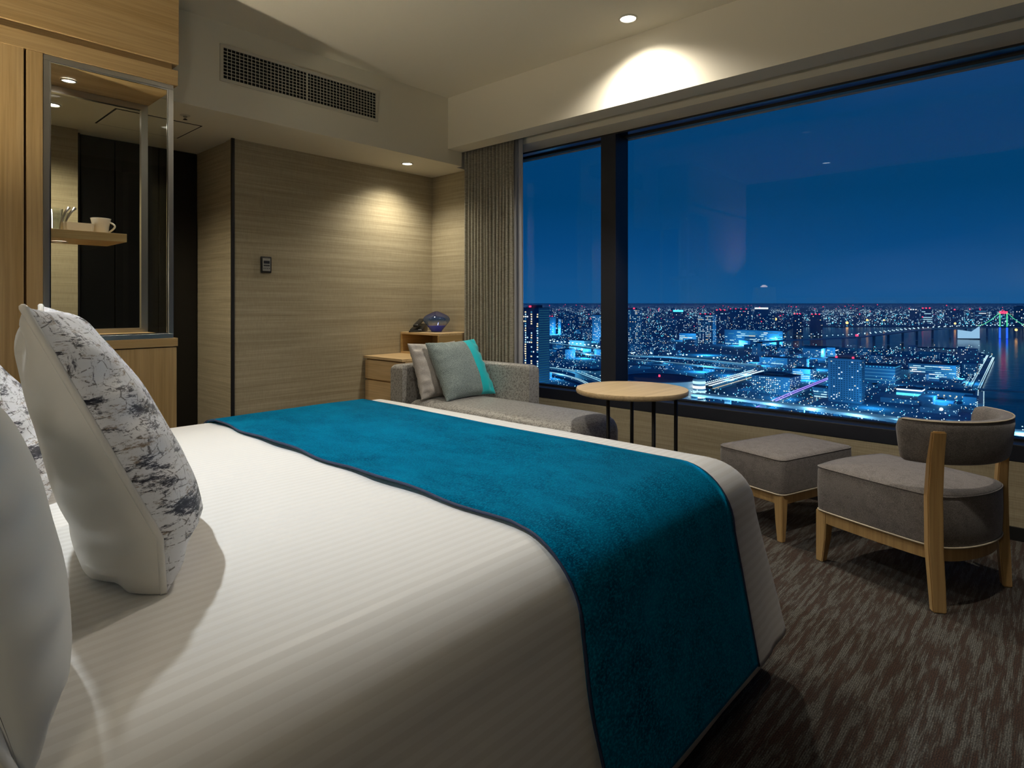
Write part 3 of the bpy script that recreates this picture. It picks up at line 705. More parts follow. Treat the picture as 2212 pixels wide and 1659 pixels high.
# local box from (0,0) to (.55,.37)
OW, OD = .545, .365
def cushion_bm(poly, z0, z1, crown_=.02, bev=.02):
    bm = B(); prism(bm, poly, z0, z1, bev=bev, seg=4)
    cx = sum(p[0] for p in poly)/len(poly); cy = sum(p[1] for p in poly)/len(poly)
    top = [f for f in bm.faces if f.normal.z > .9 or all(abs(v_.co.z-z1) < 1e-4 for v_ in f.verts)]
    r = bmesh.ops.poke(bm, faces=[max(bm.faces, key=lambda f: sum(v_.co.z for v_ in f.verts)/len(f.verts)+f.calc_area())])
    for v_ in r['verts']: v_.co.z += crown_
    return bm
def seat_cushion(outline, z0, z1, crown_, m, root, seam=True, name='seat'):
    """concentric rings so the top swells smoothly; sides bulge a little"""
    cx = sum(p[0] for p in outline)/len(outline); cy = sum(p[1] for p in outline)/len(outline)
    prof = [(.985, z0), (1.0, z0+.012), (1.012, (z0+z1)/2), (1.008, z1-.025), (1.0, z1-.008), (.985, z1)]
    for k in range(1, 8):
        s_ = 1-k/8; prof.append((.985*s_ if k < 8 else 0, z1+crown_*(1-s_**2.2)))
    bm = B(); rings = []
    for s_, z_ in prof: rings.append([bm.verts.new((cx+(x-cx)*s_, cy+(y-cy)*s_, z_)) for x, y in outline])
    nn = len(outline)
    for a_, b_ in zip(rings, rings[1:]):
        for k in range(nn): bm.faces.new((a_[k], a_[(k+1) % nn], b_[(k+1) % nn], b_[k]))
    bm.faces.new(rings[-1]); bm.faces.new(rings[0][::-1])
    s_ = obj(name, bm, m, root, smooth=True)
    if seam:
        obj('seam', tube(B(), [(cx+(x-cx)*1.002, cy+(y-cy)*1.002, z1-.006) for x, y in outline], .0028, 6, closed=True), m, s_, smooth=True)
    obj('piping', tube(B(), [(cx+(x-cx)*1.0, cy+(y-cy)*1.0, z0+.002) for x, y in outline], .0035, 6, closed=True), M_piping, s_, smooth=True)
    return s_
seat_cushion(rrect(0, OW, 0, OD, (.035,)*4, 7), .212, .376, .022, M_chair, ot)
obj('rail', bx(.016, OW-.016, .016, OD-.016, .165, .212, bev=.002), M_legw, ot)
def taper_leg(x, y, sx, sy, zt, zb=0.0, top=.042, bot=.026):
    """outer corner at x,y; sx,sy point inwards"""
    bm = B(); pr_ = []
    for z_, w_ in ((zt, top), (zt*.8, top*.98), (zt*.45, top*.88), (zb, bot)):
        sh_ = 0
        pr_.append([bm.verts.new((x+sx*(sh_+a_*w_), y+sy*(sh_+b_*w_), z_)) for a_, b_ in ((0, 0), (1, 0), (1, 1), (0, 1))])
    for a_, b_ in zip(pr_, pr_[1:]):
        for k in range(4): bm.faces.new((a_[k], a_[(k+1) % 4], b_[(k+1) % 4], b_[k]))
    bm.faces.new(pr_[0]); bm.faces.new(pr_[-1])
    bmesh.ops.bevel(bm, geom=[e for e in bm.edges], offset=.003, segments=2, affect='EDGES')
    return bm
for sx, sy, x, y in ((1, 1, .006, .006), (-1, 1, OW-.006, .006), (-1, -1, OW-.006, OD-.006), (1, -1, .006, OD-.006)):
    obj('leg', taper_leg(x, y, sx, sy, .2115), M_legw, ot, auto=40)
chair = thing('lounge_chair', 'taupe lounge chair with a curved low back and light wood legs at the right edge', 'chair', (2.592, .329, 0), RZ)
# local: rear left leg at the origin, rear right at x=.424, front at y=.43
out = []
for x, y in ((-.012, .47), (-.015, .40), (-.014, .2), (-.006, .06)): out.append((x, y))
for k in range(13):
    a_ = PI+PI*k/12; out.append((.212+.208*math.cos(a_), .03+.085*math.sin(a_)))
for x, y in ((.430, .06), (.438, .2), (.440, .40), (.437, .47)): out.append((x, y))
for k in range(1, 10): out.append((.437-.449*k/10, .47+.028*math.sin(PI*k/10)))
# smooth the outline once
def chaikin(p_, n_=1):
    for _ in range(n_):
        q = []
        for i in range(len(p_)):
            a_, b_ = p_[i], p_[(i+1) % len(p_)]
            q += [(a_[0]*.75+b_[0]*.25, a_[1]*.75+b_[1]*.25), (a_[0]*.25+b_[0]*.75, a_[1]*.25+b_[1]*.75)]
        p_ = q
    return p_
outl = chaikin(out, 2)[::-1]
outl = outl[::-1]
seat_cushion(outl, .215, .402, .026, M_chair, chair)
cxm = .212; cym = .24
rail = [(cxm+(x-cxm)*.955, cym+(y-cym)*.955) for x, y in outl]
obj('rail', prism(B(), rail, .165, .214, bev=.002), M_legw, chair, auto=40)
obj('leg', taper_leg(-.006, .478, 1, -1, .2145, top=.048, bot=.03), M_legw, chair, auto=40)
obj('leg', taper_leg(.432, .478, -1, -1, .2145, top=.048, bot=.03), M_legw, chair, auto=40)
def upright(x, sgn, rz_):
    """rear leg that runs up past the seat to carry the back"""
    bm = B(); rg = []
    for z_, dy, ww, dd in ((0, -.018, .044, .030), (.10, -.012, .047, .034), (.22, -.004, .050, .036), (.40, -.002, .050, .034), (.55, -.010, .047, .030), (.632, -.018, .044, .028)):
        c_, s_ = math.cos(rz_), math.sin(rz_); q = []
        for a_, b_ in ((-.5, -.5), (.5, -.5), (.5, .5), (-.5, .5)):
            px, py = a_*ww, b_*dd
            q.append(bm.verts.new((x+c_*px-s_*py, dy+.012+s_*px+c_*py, z_)))
        rg.append(q)
    for a_, b_ in zip(rg, rg[1:]):
        for k in range(4): bm.faces.new((a_[k], a_[(k+1) % 4], b_[(k+1) % 4], b_[k]))
    bm.faces.new(rg[0]); bm.faces.new(rg[-1])
    bmesh.ops.bevel(bm, geom=[e for e in bm.edges], offset=.004, segments=2, affect='EDGES')
    return bm
obj('upright_leg', upright(-.012, 1, math.radians(-38)), M_legw, chair, auto=40)
obj('upright_leg', upright(.436, -1, math.radians(38)), M_legw, chair, auto=40)
# curved backrest: an arc swept pad
def backrest():
    cx, cy = .212, .105; rx, ry = .243, .180
    n_ = 44; prof = []
    T2, z0, z1 = .024, .510, .668
    for k in range(24):                                  # rounded rectangle section (outward offset, height)
        a_ = 2*PI*k/24; c_, s_ = math.cos(a_), math.sin(a_)
        prof.append((T2*math.copysign(abs(c_)**.55, c_), (z0+z1)/2+(z1-z0)/2*math.copysign(abs(s_)**.45, s_)))
    bm = B(); rings = []; edge = []
    for i in range(n_+1):
        t_ = -1+2*i/n_
        a_ = 1.5*PI+t_*PI*.53
        px, py = cx+rx*math.cos(a_), cy+ry*math.sin(a_)
        nx, ny = math.cos(a_)/rx, math.sin(a_)/ry; q = math.hypot(nx, ny); nx /= q; ny /= q
        endk = min(1, ((1-abs(t_))/.10)) ; sc_e = math.sqrt(max(0, 1-(1-endk)**2))*.999+.001
        zc = (z0+z1)/2
        hk = .55+.45*sc_e
        rings.append([bm.verts.new((px+nx*(o_*(.25+.75*sc_e)+(z_-zc)*.10*1), py+ny*(o_*(.25+.75*sc_e)+(z_-zc)*.10), zc+(z_-zc)*hk)) for o_, z_ in prof])
        if .04 < i/n_ < .96: edge.append((px+nx*(T2*.75+.008), py+ny*(T2*.75+.008), zc+(z1-zc)*hk-.003))
    for a_, b_ in zip(rings, rings[1:]):
        for k in range(24): bm.faces.new((a_[k], a_[(k+1) % 24], b_[(k+1) % 24], b_[k]))
    bm.faces.new(rings[0]); bm.faces.new(rings[-1])
    return bm, edge
bm, edge = backrest()
br = obj('backrest', bm, M_chair, chair, smooth=True)
obj('piping', tube(B(), edge, .003, 6), M_piping, br, smooth=True)
# ================================================================== CITY
exec_city = True
ZG = -150.0
rnd = random.Random(11)
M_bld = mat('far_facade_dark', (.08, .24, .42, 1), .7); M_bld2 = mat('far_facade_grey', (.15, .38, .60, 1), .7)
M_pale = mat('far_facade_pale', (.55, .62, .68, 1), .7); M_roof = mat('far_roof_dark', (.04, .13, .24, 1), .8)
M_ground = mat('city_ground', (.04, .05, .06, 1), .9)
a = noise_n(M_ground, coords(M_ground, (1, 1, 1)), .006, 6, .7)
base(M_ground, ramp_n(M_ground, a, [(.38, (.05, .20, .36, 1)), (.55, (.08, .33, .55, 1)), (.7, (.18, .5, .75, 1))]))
M_water = mat('bay_water', (.003, .02, .05, 1), .16); bump_n(M_water, noise_n(M_water, coords(M_water, (1, 1, 1)), .05, 3), .25, 1.5)
M_road = mat('lit_asphalt', (.30, .38, .42, 1), .8)
E_cool = emit('window_cool', (.55, .90, 1, 1), 1.15, False); E_white = emit('window_white', (.95, 1, .95, 1), 1.3, False); E_warm = emit('window_warm', (1, .82, .50, 1), 1.2, False)
E_dim = emit('window_dim', (.10, .45, .75, 1), .55, False); E_red = emit('beacon_red', (1, .03, .08, 1), 3.5, False); E_blue = emit('light_blue', (.02, .10, 1, 1), 2.2, False)
E_cyan = emit('light_cyan', (.10, .75, 1, 1), 1.6, False); E_dot = emit('street_light', (.62, .93, 1, 1), 1.7, False); E_orange = emit('light_orange', (1, .50, .12, 1), 4.0, False)
E_balc = emit('balcony_glow', (.06, .38, .60, 1), .22, False); E_far = emit('far_light', (.38, .62, .85, 1), .95, False); E_violet = emit('light_violet', (.35, .22, 1, 1), 2.0, False); E_green = emit('light_green', (.12, 1, .45, 1), .9, False); E_streak = emit('traffic_streak', (.35, .80, 1, 1), 1.0, False)
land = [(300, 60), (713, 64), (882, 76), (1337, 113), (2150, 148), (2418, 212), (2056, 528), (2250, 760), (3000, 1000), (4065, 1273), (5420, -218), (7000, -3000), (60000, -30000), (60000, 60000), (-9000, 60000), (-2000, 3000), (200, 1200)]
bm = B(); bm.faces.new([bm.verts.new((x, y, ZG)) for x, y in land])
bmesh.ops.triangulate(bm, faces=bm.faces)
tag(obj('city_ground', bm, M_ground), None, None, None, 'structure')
struct('water_surface', ([(-9000, -60000, ZG-1.5), (80000, -60000, ZG-1.5), (80000, 60000, ZG-1.5), (-9000, 60000, ZG-1.5)], [], [(0, 1, 2, 3)]), M_water)
def quads(vs_, fs, o_, u_, v_, a0, a1, b0, b1):
    k = len(vs_)
    for a_, b_ in ((a0, b0), (a1, b0), (a1, b1), (a0, b1)): vs_.append(o_+u_*a_+v_*b_)
    fs.append((k, k+1, k+2, k+3))
def city_building(name, label, x, y, wd_, dp, hh, style, lit, pale=False, top=None):
    cat = 'building'
    t_ = thing(name, label, cat, (x, y, ZG))
    D = math.hypot(x, y)
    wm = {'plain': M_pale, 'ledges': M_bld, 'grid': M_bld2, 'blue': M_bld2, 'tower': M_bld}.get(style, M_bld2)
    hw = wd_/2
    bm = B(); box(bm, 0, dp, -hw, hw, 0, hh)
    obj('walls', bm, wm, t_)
    bm = B(); box(bm, -.4, dp+.4, -hw-.4, hw+.4, hh, hh+1.2)
    if style in ('tower', 'dots', 'grid', 'sparse'): box(bm, dp*.25, dp*.75, -hw*.5, hw*.5, hh+1.2, hh+4.5)
    obj('roof', bm, M_roof, t_)
    faces = [(Vector((-.25, -hw, 0)), Vector((0, 1, 0)), wd_), (Vector((0, -hw-.25, 0)), Vector((1, 0, 0)), dp)]
    up = Vector((0, 0, 1))
    px = D/1314
    mats = [E_cool, E_white, E_warm, E_dim, M_roof, M_pale, E_blue, E_cyan, E_balc]
    vs_, fs, mi = [], [], []
    def q(o_, u_, a0, a1, b0, b1, m_): quads(vs_, fs, o_, u_, up, a0, a1, b0, b1); mi.append(m_)
    for fi, (o_, u_, ln) in enumerate(faces):
        if style in ('tower', 'dots', 'sparse', 'grid'):
            cw, chh = (3.6, 3.2) if D < 1100 else (px*3.2, px*3.4)
            if style == 'sparse': chh = px*2.6
            nc, nr = max(1, int(ln/cw)), max(1, int((hh-3)/chh))
            colp = [rnd.uniform(.35, 1.5) for _ in range(nc)]
            if style == 'tower': colp = [(1.35, .08, .30, 1.25, .06, .35, 1.5, .1, .5)[k % 9] for k in range(nc)]
            if style == 'tower' and fi:
                for r_ in range(nr): q(o_, u_, 1, ln-1, 3+r_*chh, 3.9+r_*chh, 8)
                continue
            for c_ in range(nc):
                for r_ in range(nr):
                    if rnd.random() < lit*colp[c_]*(.75 if fi else 1):
                        ww = cw*rnd.uniform(.35, .7); h2 = chh*rnd.uniform(.35, .5)
                        if style == 'tower': ww, h2 = cw*rnd.uniform(.55, .85), chh*.55
                        m_ = rnd.choices([0, 1, 2, 3], [.42, .28, .14 if style != 'tower' else .7, .34 if style != 'tower' else .1])[0]
                        q(o_, u_, c_*cw+.15*cw, c_*cw+.15*cw+ww, 3+r_*chh+.2*chh, 3+r_*chh+.2*chh+h2, m_)
                    elif style == 'grid':
                        q(o_, u_, c_*cw+.2*cw, c_*cw+.7*cw, 3+r_*chh+.2*chh, 3+r_*chh+.7*chh, 4)
        elif style == 'bands':
            fh = max(3.8, px*3.4); nr = max(1, int((hh-2)/fh))
            for r_ in range(nr):
                a_ = 1.0
                while a_ < ln-2:
                    b_ = min(ln-1, a_+rnd.uniform(2, 9)*max(1, px*1.5))
                    if rnd.random() < lit: q(o_, u_, a_, b_-.5, 1.5+r_*fh, 1.5+r_*fh+fh*.42, rnd.choices([0, 1, 2, 3], [.45, .2, .04, .45])[0])
                    a_ = b_
        elif style == 'ledges':
            for r_ in range(4): q(o_, u_, 0, ln, hh*.18+r_*hh*.2, hh*.18+r_*hh*.2+1.6, 5 if r_ else 3)
            for k in range(10): q(o_, u_, ln*k/10+1, ln*k/10+2.2, hh-1.8, hh-.6, 7)
        elif style == 'plain':
            for k in range(5): q(o_, u_, ln*(k+.5)/5-.4, ln*(k+.5)/5+.4, hh-2.4, hh-1.2, 3)
        elif style == 'spots':
            for k in range(7):
                c_ = ln*(k+.6)/7.4
                for (ra, rb, m_) in ((.9, .9, 2),): q(o_, u_, c_-ra, c_+ra, 7.2-rb, 7.2+rb, m_)
                q(o_, u_, c_-1.2, c_+1.2, 1.0, 2.0, 7)
        elif style == 'blue':
            q(o_, u_, 0, ln, hh-2.6, hh-.4, 1); q(o_, u_, 0, ln, hh*.35, hh*.62, 7); q(o_, u_, 1, ln*.5, 1.5, 4.2, 6)
    if fs:
        wo_ = obj('window', (vs_, [], fs), mats, t_, kind='stuff')
        wo_.data.polygons.foreach_set('material_index', mi)
    if top:
        bm = B()
        for k in range(top[1]):
            yy = -hw+wd_*(k+.5)/top[1] if top[1] > 1 else 0
            s_ = px*top[2]; box(bm, 0, s_, yy-s_/2, yy+s_/2, hh+1.5, hh+1.5+s_)
        for k in range(top[1]) if False else (): pass
        obj('roof_light', bm, top[0], t_, kind='stuff')
    return t_
CB = [
('apartment_tower', 'tall apartment tower with rows of lit windows at the left window edge beside the curtain', 637, 546, 32, 24, 144, 'tower', 0.62, (E_red, 1, 3.5)),
('warehouse', 'long pale blank warehouse behind floodlights in the left window pane', 1584, 1159, 59, 40, 31, 'plain', 0.0, None),
('slab_block', 'teal lit slab block left of its narrower twin in the left window pane', 2338, 1868, 33, 20, 84, 'sparse', 0.2, (E_red, 2, 1.6)),
('slab_block', 'narrow slab block right of the teal one in the left window pane', 2332, 1808, 17, 20, 76, 'sparse', 0.3, None),
('apartment_tower', 'lit tower just left of the dark window mullion', 2029, 1385, 45, 25, 104, 'dots', 0.5, None),
('apartment_tower', 'lit tower with red beacons just right of the dark window mullion', 1886, 1146, 61, 30, 129, 'dots', 0.5, (E_red, 2, 2.6)),
('office_tower', 'slim tower crowned with a cyan lit roof', 3084, 1573, 59, 25, 102, 'dots', 0.35, (E_cyan, 4, 4.0)),
('apartment_tower', 'broad densely lit tower in the middle of the right pane with a dark crown', 2136, 980, 58, 30, 109, 'dots', 0.62, (E_red, 3, 1.6)),
('office_tower', 'dark tower with red beacons right behind the densely lit tower', 3136, 1353, 64, 30, 111, 'dots', 0.25, (E_red, 3, 1.8)),
('office_tower', 'wide office tower with a blue lit stripe', 3983, 1598, 140, 40, 110, 'dots', 0.22, (E_red, 4, 1.6)),
('office_tower', 'dark office tower with a white lit roof band', 4448, 1618, 91, 35, 107, 'sparse', 0.1, (E_white, 9, 3.2)),
('office_slab', 'very long dark slab building with horizontal bands of dim windows', 2204, 831, 207, 30, 53, 'bands', 0.5, None),
('low_office', 'low bright striped building left of the densely lit tower', 2330, 1145, 74, 40, 27, 'bands', 0.9, None),
('apartment_tower', 'left one of the two dark red tipped towers by the bay', 3105, 958, 39, 25, 96, 'dots', 0.25, (E_red, 3, 1.8)),
('apartment_tower', 'right one of the two dark red tipped towers by the bay', 3072, 866, 48, 28, 96, 'dots', 0.2, (E_red, 3, 1.8)),
('low_office', 'low office block with lit floors and a dark roof left of the violet boulevard', 1037, 362, 62, 55, 29, 'dots', 0.75, None),
('parking_block', 'small white parking block with horizontal bands behind the low office', 1282, 388, 34, 40, 20, 'bands', 0.8, None),
('hotel_tower', 'grid fronted hotel tower with red beacons above the ottoman', 1025, 248, 46, 20, 66, 'grid', 0.16, (E_red, 2, 3.0)),
('striped_office', 'dark office block with bright horizontal ledges right of the hotel tower', 1319, 262, 56, 50, 32, 'ledges', 0.0, None),
('blank_block', 'blank white block beside the striped office', 1422, 240, 20, 20, 19, 'plain', 0.0, None),
('exhibition_hall', 'large exhibition hall with a glazed lit front above the chair', 1456, 196, 79, 60, 29, 'bands', 0.9, None),
('small_office', 'small block with rows of lit windows left of the hotel tower base', 1049, 289, 22, 25, 16, 'bands', 0.8, None),
('ferry_terminal', 'low dark terminal at the water edge behind the exhibition hall', 2226, 290, 97, 40, 14, 'plain', 0.0, None),
('pale_hall', 'wide pale hall behind the red beacon mast', 1881, 523, 89, 40, 25, 'bands', 0.3, None),
('spotlit_building', 'long dark building with a row of round spotlights along its wall above the chair back', 1155, 132, 58, 30, 13, 'spots', 0.0, None),
('blue_pavilion', 'pavilion glowing bright blue left of the spotlit building', 1120, 180, 34, 26, 17, 'blue', 0.0, None),
('depot', 'low shed with a lit side left of the pale hall', 1548, 534, 67, 40, 16, 'bands', 0.6, None),
('bay_tower', 'tower at the right window edge beyond the bridge', 4931, 209, 56, 40, 130, 'dots', 0.4, None),
('bay_office', 'narrow office tower beyond the bay left of the one with three red beacons', 5983, 931, 52, 30, 92, 'dots', 0.4, (E_white, 3, 2)),
('bay_office', 'wide lit office beyond the bay with three red beacons', 5903, 831, 69, 40, 105, 'bands', 0.5, (E_red, 3, 2)),
('bay_office', 'broad dark office beyond the bay right of the one with three red beacons', 5769, 629, 111, 40, 96, 'dots', 0.3, (E_red, 1, 2)),
('bay_office', 'office with bright floors left of the rainbow lit bridge tower', 6199, 505, 73, 35, 101, 'bands', 0.5, None),
('bay_office', 'hazy pale office near the middle of the far skyline', 8379, 2502, 99, 40, 90, 'plain', 0.0, None),
('low_block', 'low block with lit rooms under the long slab building', 2150, 844, 32, 20, 18, 'bands', 0.5, None),
('squat_hall', 'squat hall in the dark park above the bright road in the left pane', 992, 706, 48, 30, 17, 'plain', 0, None),
]
for nm, lb, x, y, w_, dp, hh, stl, lt, tp in CB: city_building(nm, lb, x, y, w_, dp, hh, stl, lt, top=tp)
# round hall and drum tower next to the table
rh = thing('round_hall', 'round dark roofed hall with a pale curved wall above the table', 'building', (868, 474, ZG))
obj('walls', lathe(B(), [(57, 0), (57, 22), (59, 24), (59, 33)], seg=64), M_pale, rh, smooth=False); obj('roof', lathe(B(), [(59, 33), (57, 34), (57, 33), (30, 34), (0, 35)], seg=64), M_roof, rh)
obj('beacon', bx(-1, 1, -1, 1, 35, 38), E_red, rh).scale = (1, 1, 1)
dt = thing('drum_tower', 'glass fronted drum tower lit white at the right of the round table top', 'building', (862, 405, ZG))
obj('walls', lathe(B(), [(9, 0), (9, 38), (0, 38.5)], seg=32), M_pale, dt)
for k in range(5): obj('lit_floor', lathe(B(), [(9.2, 3+k*7), (9.2, 7+k*7)], seg=32), E_white if k % 2 else E_cool, dt)
# bridge with the rainbow tower
bt = thing('bridge_tower', 'suspension bridge tower lit green and red above and blue below', 'bridge tower', (3372, 196, ZG))
for sy in (-12, 12):
    bm = B(); box(bm, -4, 4, sy-3, sy+3, 0, 46); obj('lower_leg', bm, E_blue, bt)
    bm = B(); box(bm, -3, 3, sy-2.2, sy+2.2, 50, 112); obj('upper_leg', bm, E_green, bt)
obj('crossbeam', bx(-3, 3, -14, 14, 106, 116), E_red, bt); obj('deck_beam', bx(-6, 6, -20, 20, 46, 50), M_bld, bt)
bm = B()
for sg in (-1, 1):
    tube(bm, [(0, sg*(15+k*8), 108*(1-k/9)**1.6+52*(1-(1-k/9)**1.6)-0) for k in range(10)], 1.2, 5)
obj('cable', bm, E_green, bt)
sail = thing('cable_stayed_ferry_wall', 'white glowing sail shaped structure standing on the bay', 'structure', (3228, 302, ZG))
bm = B(); vv = [bm.verts.new(p_) for p_ in ((-28, 34, 0), (-28, 34, 38), (5, -10, 30), (30, -34, 52), (30, -34, 0))]; bm.faces.new(vv)
r = bmesh.ops.extrude_face_region(bm, geom=bm.faces[:]); bmesh.ops.translate(bm, verts=[g for g in r['geom'] if isinstance(g, bmesh.types.BMVert)], vec=(4, 3, 0))
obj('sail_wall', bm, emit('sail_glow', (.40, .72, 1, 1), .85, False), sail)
obj('quay', bx(-30, 34, -38, 38, 0, 1.5), M_roof, sail)
# elevated roads: deck + lamps (children)
def road(name, label, z, wdt, pts, lamp_gap, lamp_h=7, side=M_pale, top=M_road, streak=None, size=.9, pillars=0, glow=E_dot, lz=0):
    t_ = thing(name, label, 'road', (0, 0, ZG))
    P_ = [Vector((x, y, z)) for x, y in pts]
    # resample with catmull
    Q = []
    for i in range(len(P_)-1):
        a_, b_ = P_[i], P_[i+1]; p0 = P_[max(0, i-1)]; p3 = P_[min(len(P_)-1, i+2)]
        for k in range(8):
            u_ = k/8; Q.append(.5*((2*a_)+(b_-p0)*u_+(2*p0-5*a_+4*b_-p3)*u_*u_+(3*a_-p0-3*b_+p3)*u_**3))
    Q.append(P_[-1])
    bm = B(); prev = None
    for i, p_ in enumerate(Q):
        d_ = (Q[min(i+1, len(Q)-1)]-Q[max(i-1, 0)]).normalized(); s_ = Vector((d_.y, -d_.x, 0))*wdt/2
        r_ = [bm.verts.new(p_+q) for q in (s_, s_+Vector((0, 0, -3)), -s_+Vector((0, 0, -3)), -s_)]
        if prev:
            for k in range(4): bm.faces.new((prev[k], prev[(k+1) % 4], r_[(k+1) % 4], r_[k]))
        prev = r_
    obj('deck', bm, side, t_)
    if streak:
        bm = B(); prev = None
        for off_ in (-.22, .22):
            prev = None
            for i, p_ in enumerate(Q):
                d_ = (Q[min(i+1, len(Q)-1)]-Q[max(i-1, 0)]).normalized(); s_ = Vector((d_.y, -d_.x, 0))
                r_ = [bm.verts.new(p_+s_*(off_*wdt+q)+Vector((0, 0, .4))) for q in (-wdt*.07, wdt*.07)]
                if prev: bm.faces.new((prev[0], prev[1], r_[1], r_[0]))
                prev = r_
        obj('traffic_light_trail', bm, streak, t_)
    bm = B(); bp = B(); acc = 0
    if lamp_gap:
        for i in range(len(Q)-1):
            seg_ = (Q[i+1]-Q[i]); ln = seg_.length
            while acc < ln:
                p_ = Q[i]+seg_*(acc/ln); d_ = seg_.normalized(); s_ = Vector((d_.y, -d_.x, 0))*wdt*.46
                for sg in (1, -1):
                    q_ = p_+s_*sg; D = math.hypot(q_.x, q_.y); e_ = size*D/1314
                    box(bm, q_.x-e_, q_.x+e_, q_.y-e_, q_.y+e_, q_.z+lamp_h, q_.z+lamp_h+e_*1.6)
                acc += lamp_gap
            acc -= ln
        obj('lamp', bm, glow, t_, kind='stuff')
    if pillars:
        acc = 0
        for i in range(0, len(Q), pillars):
            p_ = Q[i]; box(bp, p_.x-2, p_.x+2, p_.y-4, p_.y+4, 0, z-3)
        obj('pillar', bp, side, t_, kind='stuff')
    return t_
road('viaduct', 'elevated road with two rows of lamps crossing low in the right pane', 22, 22, [(820.7, 392.7), (822.7, 326.7), (813.0, 263.1), (805.2, 191.9), (793.4, 131.2), (795.1, 79.5), (798.8, 30.3), (801.3, -36.4)], 13, 3, pillars=6, size=.8)
road('viaduct', 'elevated expressway curving left to right behind the round hall', 20, 14, [(1590.6, 1309.9), (1469.2, 1001.8), (1329.6, 825.2), (1365.1, 725.8), (1336.3, 594.5), (1301.6, 477.4)], 45, 6, streak=E_streak, size=1.3)
road('expressway', 'road with bright white traffic streaks behind the round hall', 12, 8, [(1428.5, 1071.4), (1347.0, 903.8), (1322.5, 791.5), (1308.1, 683.6), (1286.4, 567.0), (1276.9, 507.0)], 0, streak=E_cool)
road('expressway', 'bright curved road with light streaks in the left pane', 12, 18, [(1027.1, 852.3), (1028.3, 808.2), (1011.3, 746.6), (954.7, 666.8), (895.5, 591.3), (837.8, 535.5)], 30, 5, streak=E_streak, size=.7)
road('expressway', 'lower road with light streaks nearest to the sill in the left pane', 8, 12, [(984.4, 817.0), (980.5, 770.7), (934.4, 684.4), (888.8, 625.7)], 0, streak=E_cool)
road('boulevard', 'straight boulevard glowing violet blue left of the hotel tower', 12, 12, [(750.2, 299), (871.4, 305), (1011.6, 313.4), (1278.4, 326), (1505.6, 338)], 0, streak=E_violet)
road('boulevard', 'street with warm traffic lights beside the violet boulevard', 1, 14, [(700, 283), (881.8, 285), (1058.6, 292), (1213.9, 300)], 22, 1, size=.6, glow=E_warm)
road('bay_bridge', 'long lamp lit bridge sweeping over the bay to the rainbow tower', 40, 20, [(1764.8, 647.3), (1944.3, 615.8), (2101.0, 553.6), (2250.2, 508.8), (2473.3, 486.0), (2777.2, 467.1), (3063.8, 432.2), (3318.6, 365.2), (3486.3, 280.7), (3656.2, 109.5)], 55, 8, side=M_bld2, size=.75, pillars=5)
road('station_roof', 'lit station platforms running diagonally right of the round hall', 14, 22, [(963.7, 440.7), (1040.6, 446.0), (1137.4, 451.6), (1249.0, 458.1)], 9, 1, streak=E_white, size=.9)
road('road', 'thin lit road below the station platforms', 6, 5, [(991.2, 441), (1100.2, 448), (1281.6, 458)], 0, streak=E_warm)
road('promenade', 'leftmost lamp lined path running to the bay', 1, 3, [(1322.9, 131.0), (2160, 172)], 34, 3, size=.5)
road('promenade', 'bright lamp lined path left of the brightest one running to the bay', 1, 3, [(1340, 124), (2163.6, 160.8)], 21, 3, size=.5)
road('promenade', 'rightmost bright lamp lined path running to the bay', 1, 3, [(1327.9, 110), (2104.0, 143)], 19, 3, size=.5)
road('causeway', 'low causeway crossing the water at the right window edge', 8, 9, [(1281.1, 106.2), (1296.3, 49.2), (1306.3, -20.0)], 0)
road('pier', 'pier with two rows of lamps left of the chair back', 3, 8, [(973.9, 80), (1287, 104)], 17, 2, size=.6)
mast = thing('beacon_mast', 'slim dark mast with a red beacon between the pale halls', 'mast', (1922, 433.4, ZG))
obj('pole', tube(B(), [(0, 0, 0), (0, 0, 58)], 1.6, 6), M_roof, mast); obj('beacon', bx(-3, 3, -3, 3, 58, 63), E_red, mast)
# single strong lights
for nm, lb, x, y, z, s_, m_ in (
  ('harbour_light', 'large orange lamp glowing on the water at the right window edge', 3589, 163.6, 30, 5.5, E_orange),
  ('harbour_light', 'orange lamp of the port left of the bay bridge', 4517, 1077, 20, 9, E_orange),
  ('harbour_light', 'orange lamp on the far bank above the middle of the bay', 3940, 836, 55, 6, E_orange),
  ('harbour_light', 'orange lamp right of the middle of the far bank', 4190, 800, 50, 5, E_orange),
  ('harbour_light', 'orange lamp over the bay bridge', 4470, 485, 30, 6, E_orange),
  ('harbour_light', 'orange lamp right of the white roof band tower', 4384, 1496, 40, 10, E_orange),
  ('harbour_light', 'yellow orange lamp left of the slim cyan crowned tower', 4710, 2461, 60, 9, E_orange),
  ('floodlight', 'left floodlight in front of the pale warehouse', 1519, 1118, 10, 4, E_cool),
  ('floodlight', 'right floodlight in front of the pale warehouse', 1518, 1091, 10, 4, E_cool),
  ('floodlight', 'brilliant white floodlight in the park above the chair', 914, 113, 20, 2.2, E_white)):
    o_ = obj(nm, lathe(B(), [(0, -s_), (s_*.7, -s_*.7), (s_, 0), (s_*.7, s_*.7), (0, s_)], seg=12), m_, smooth=True); o_.location = (x, y, ZG+z); tag(o_, lb, 'light', 'strong single lights of the city')
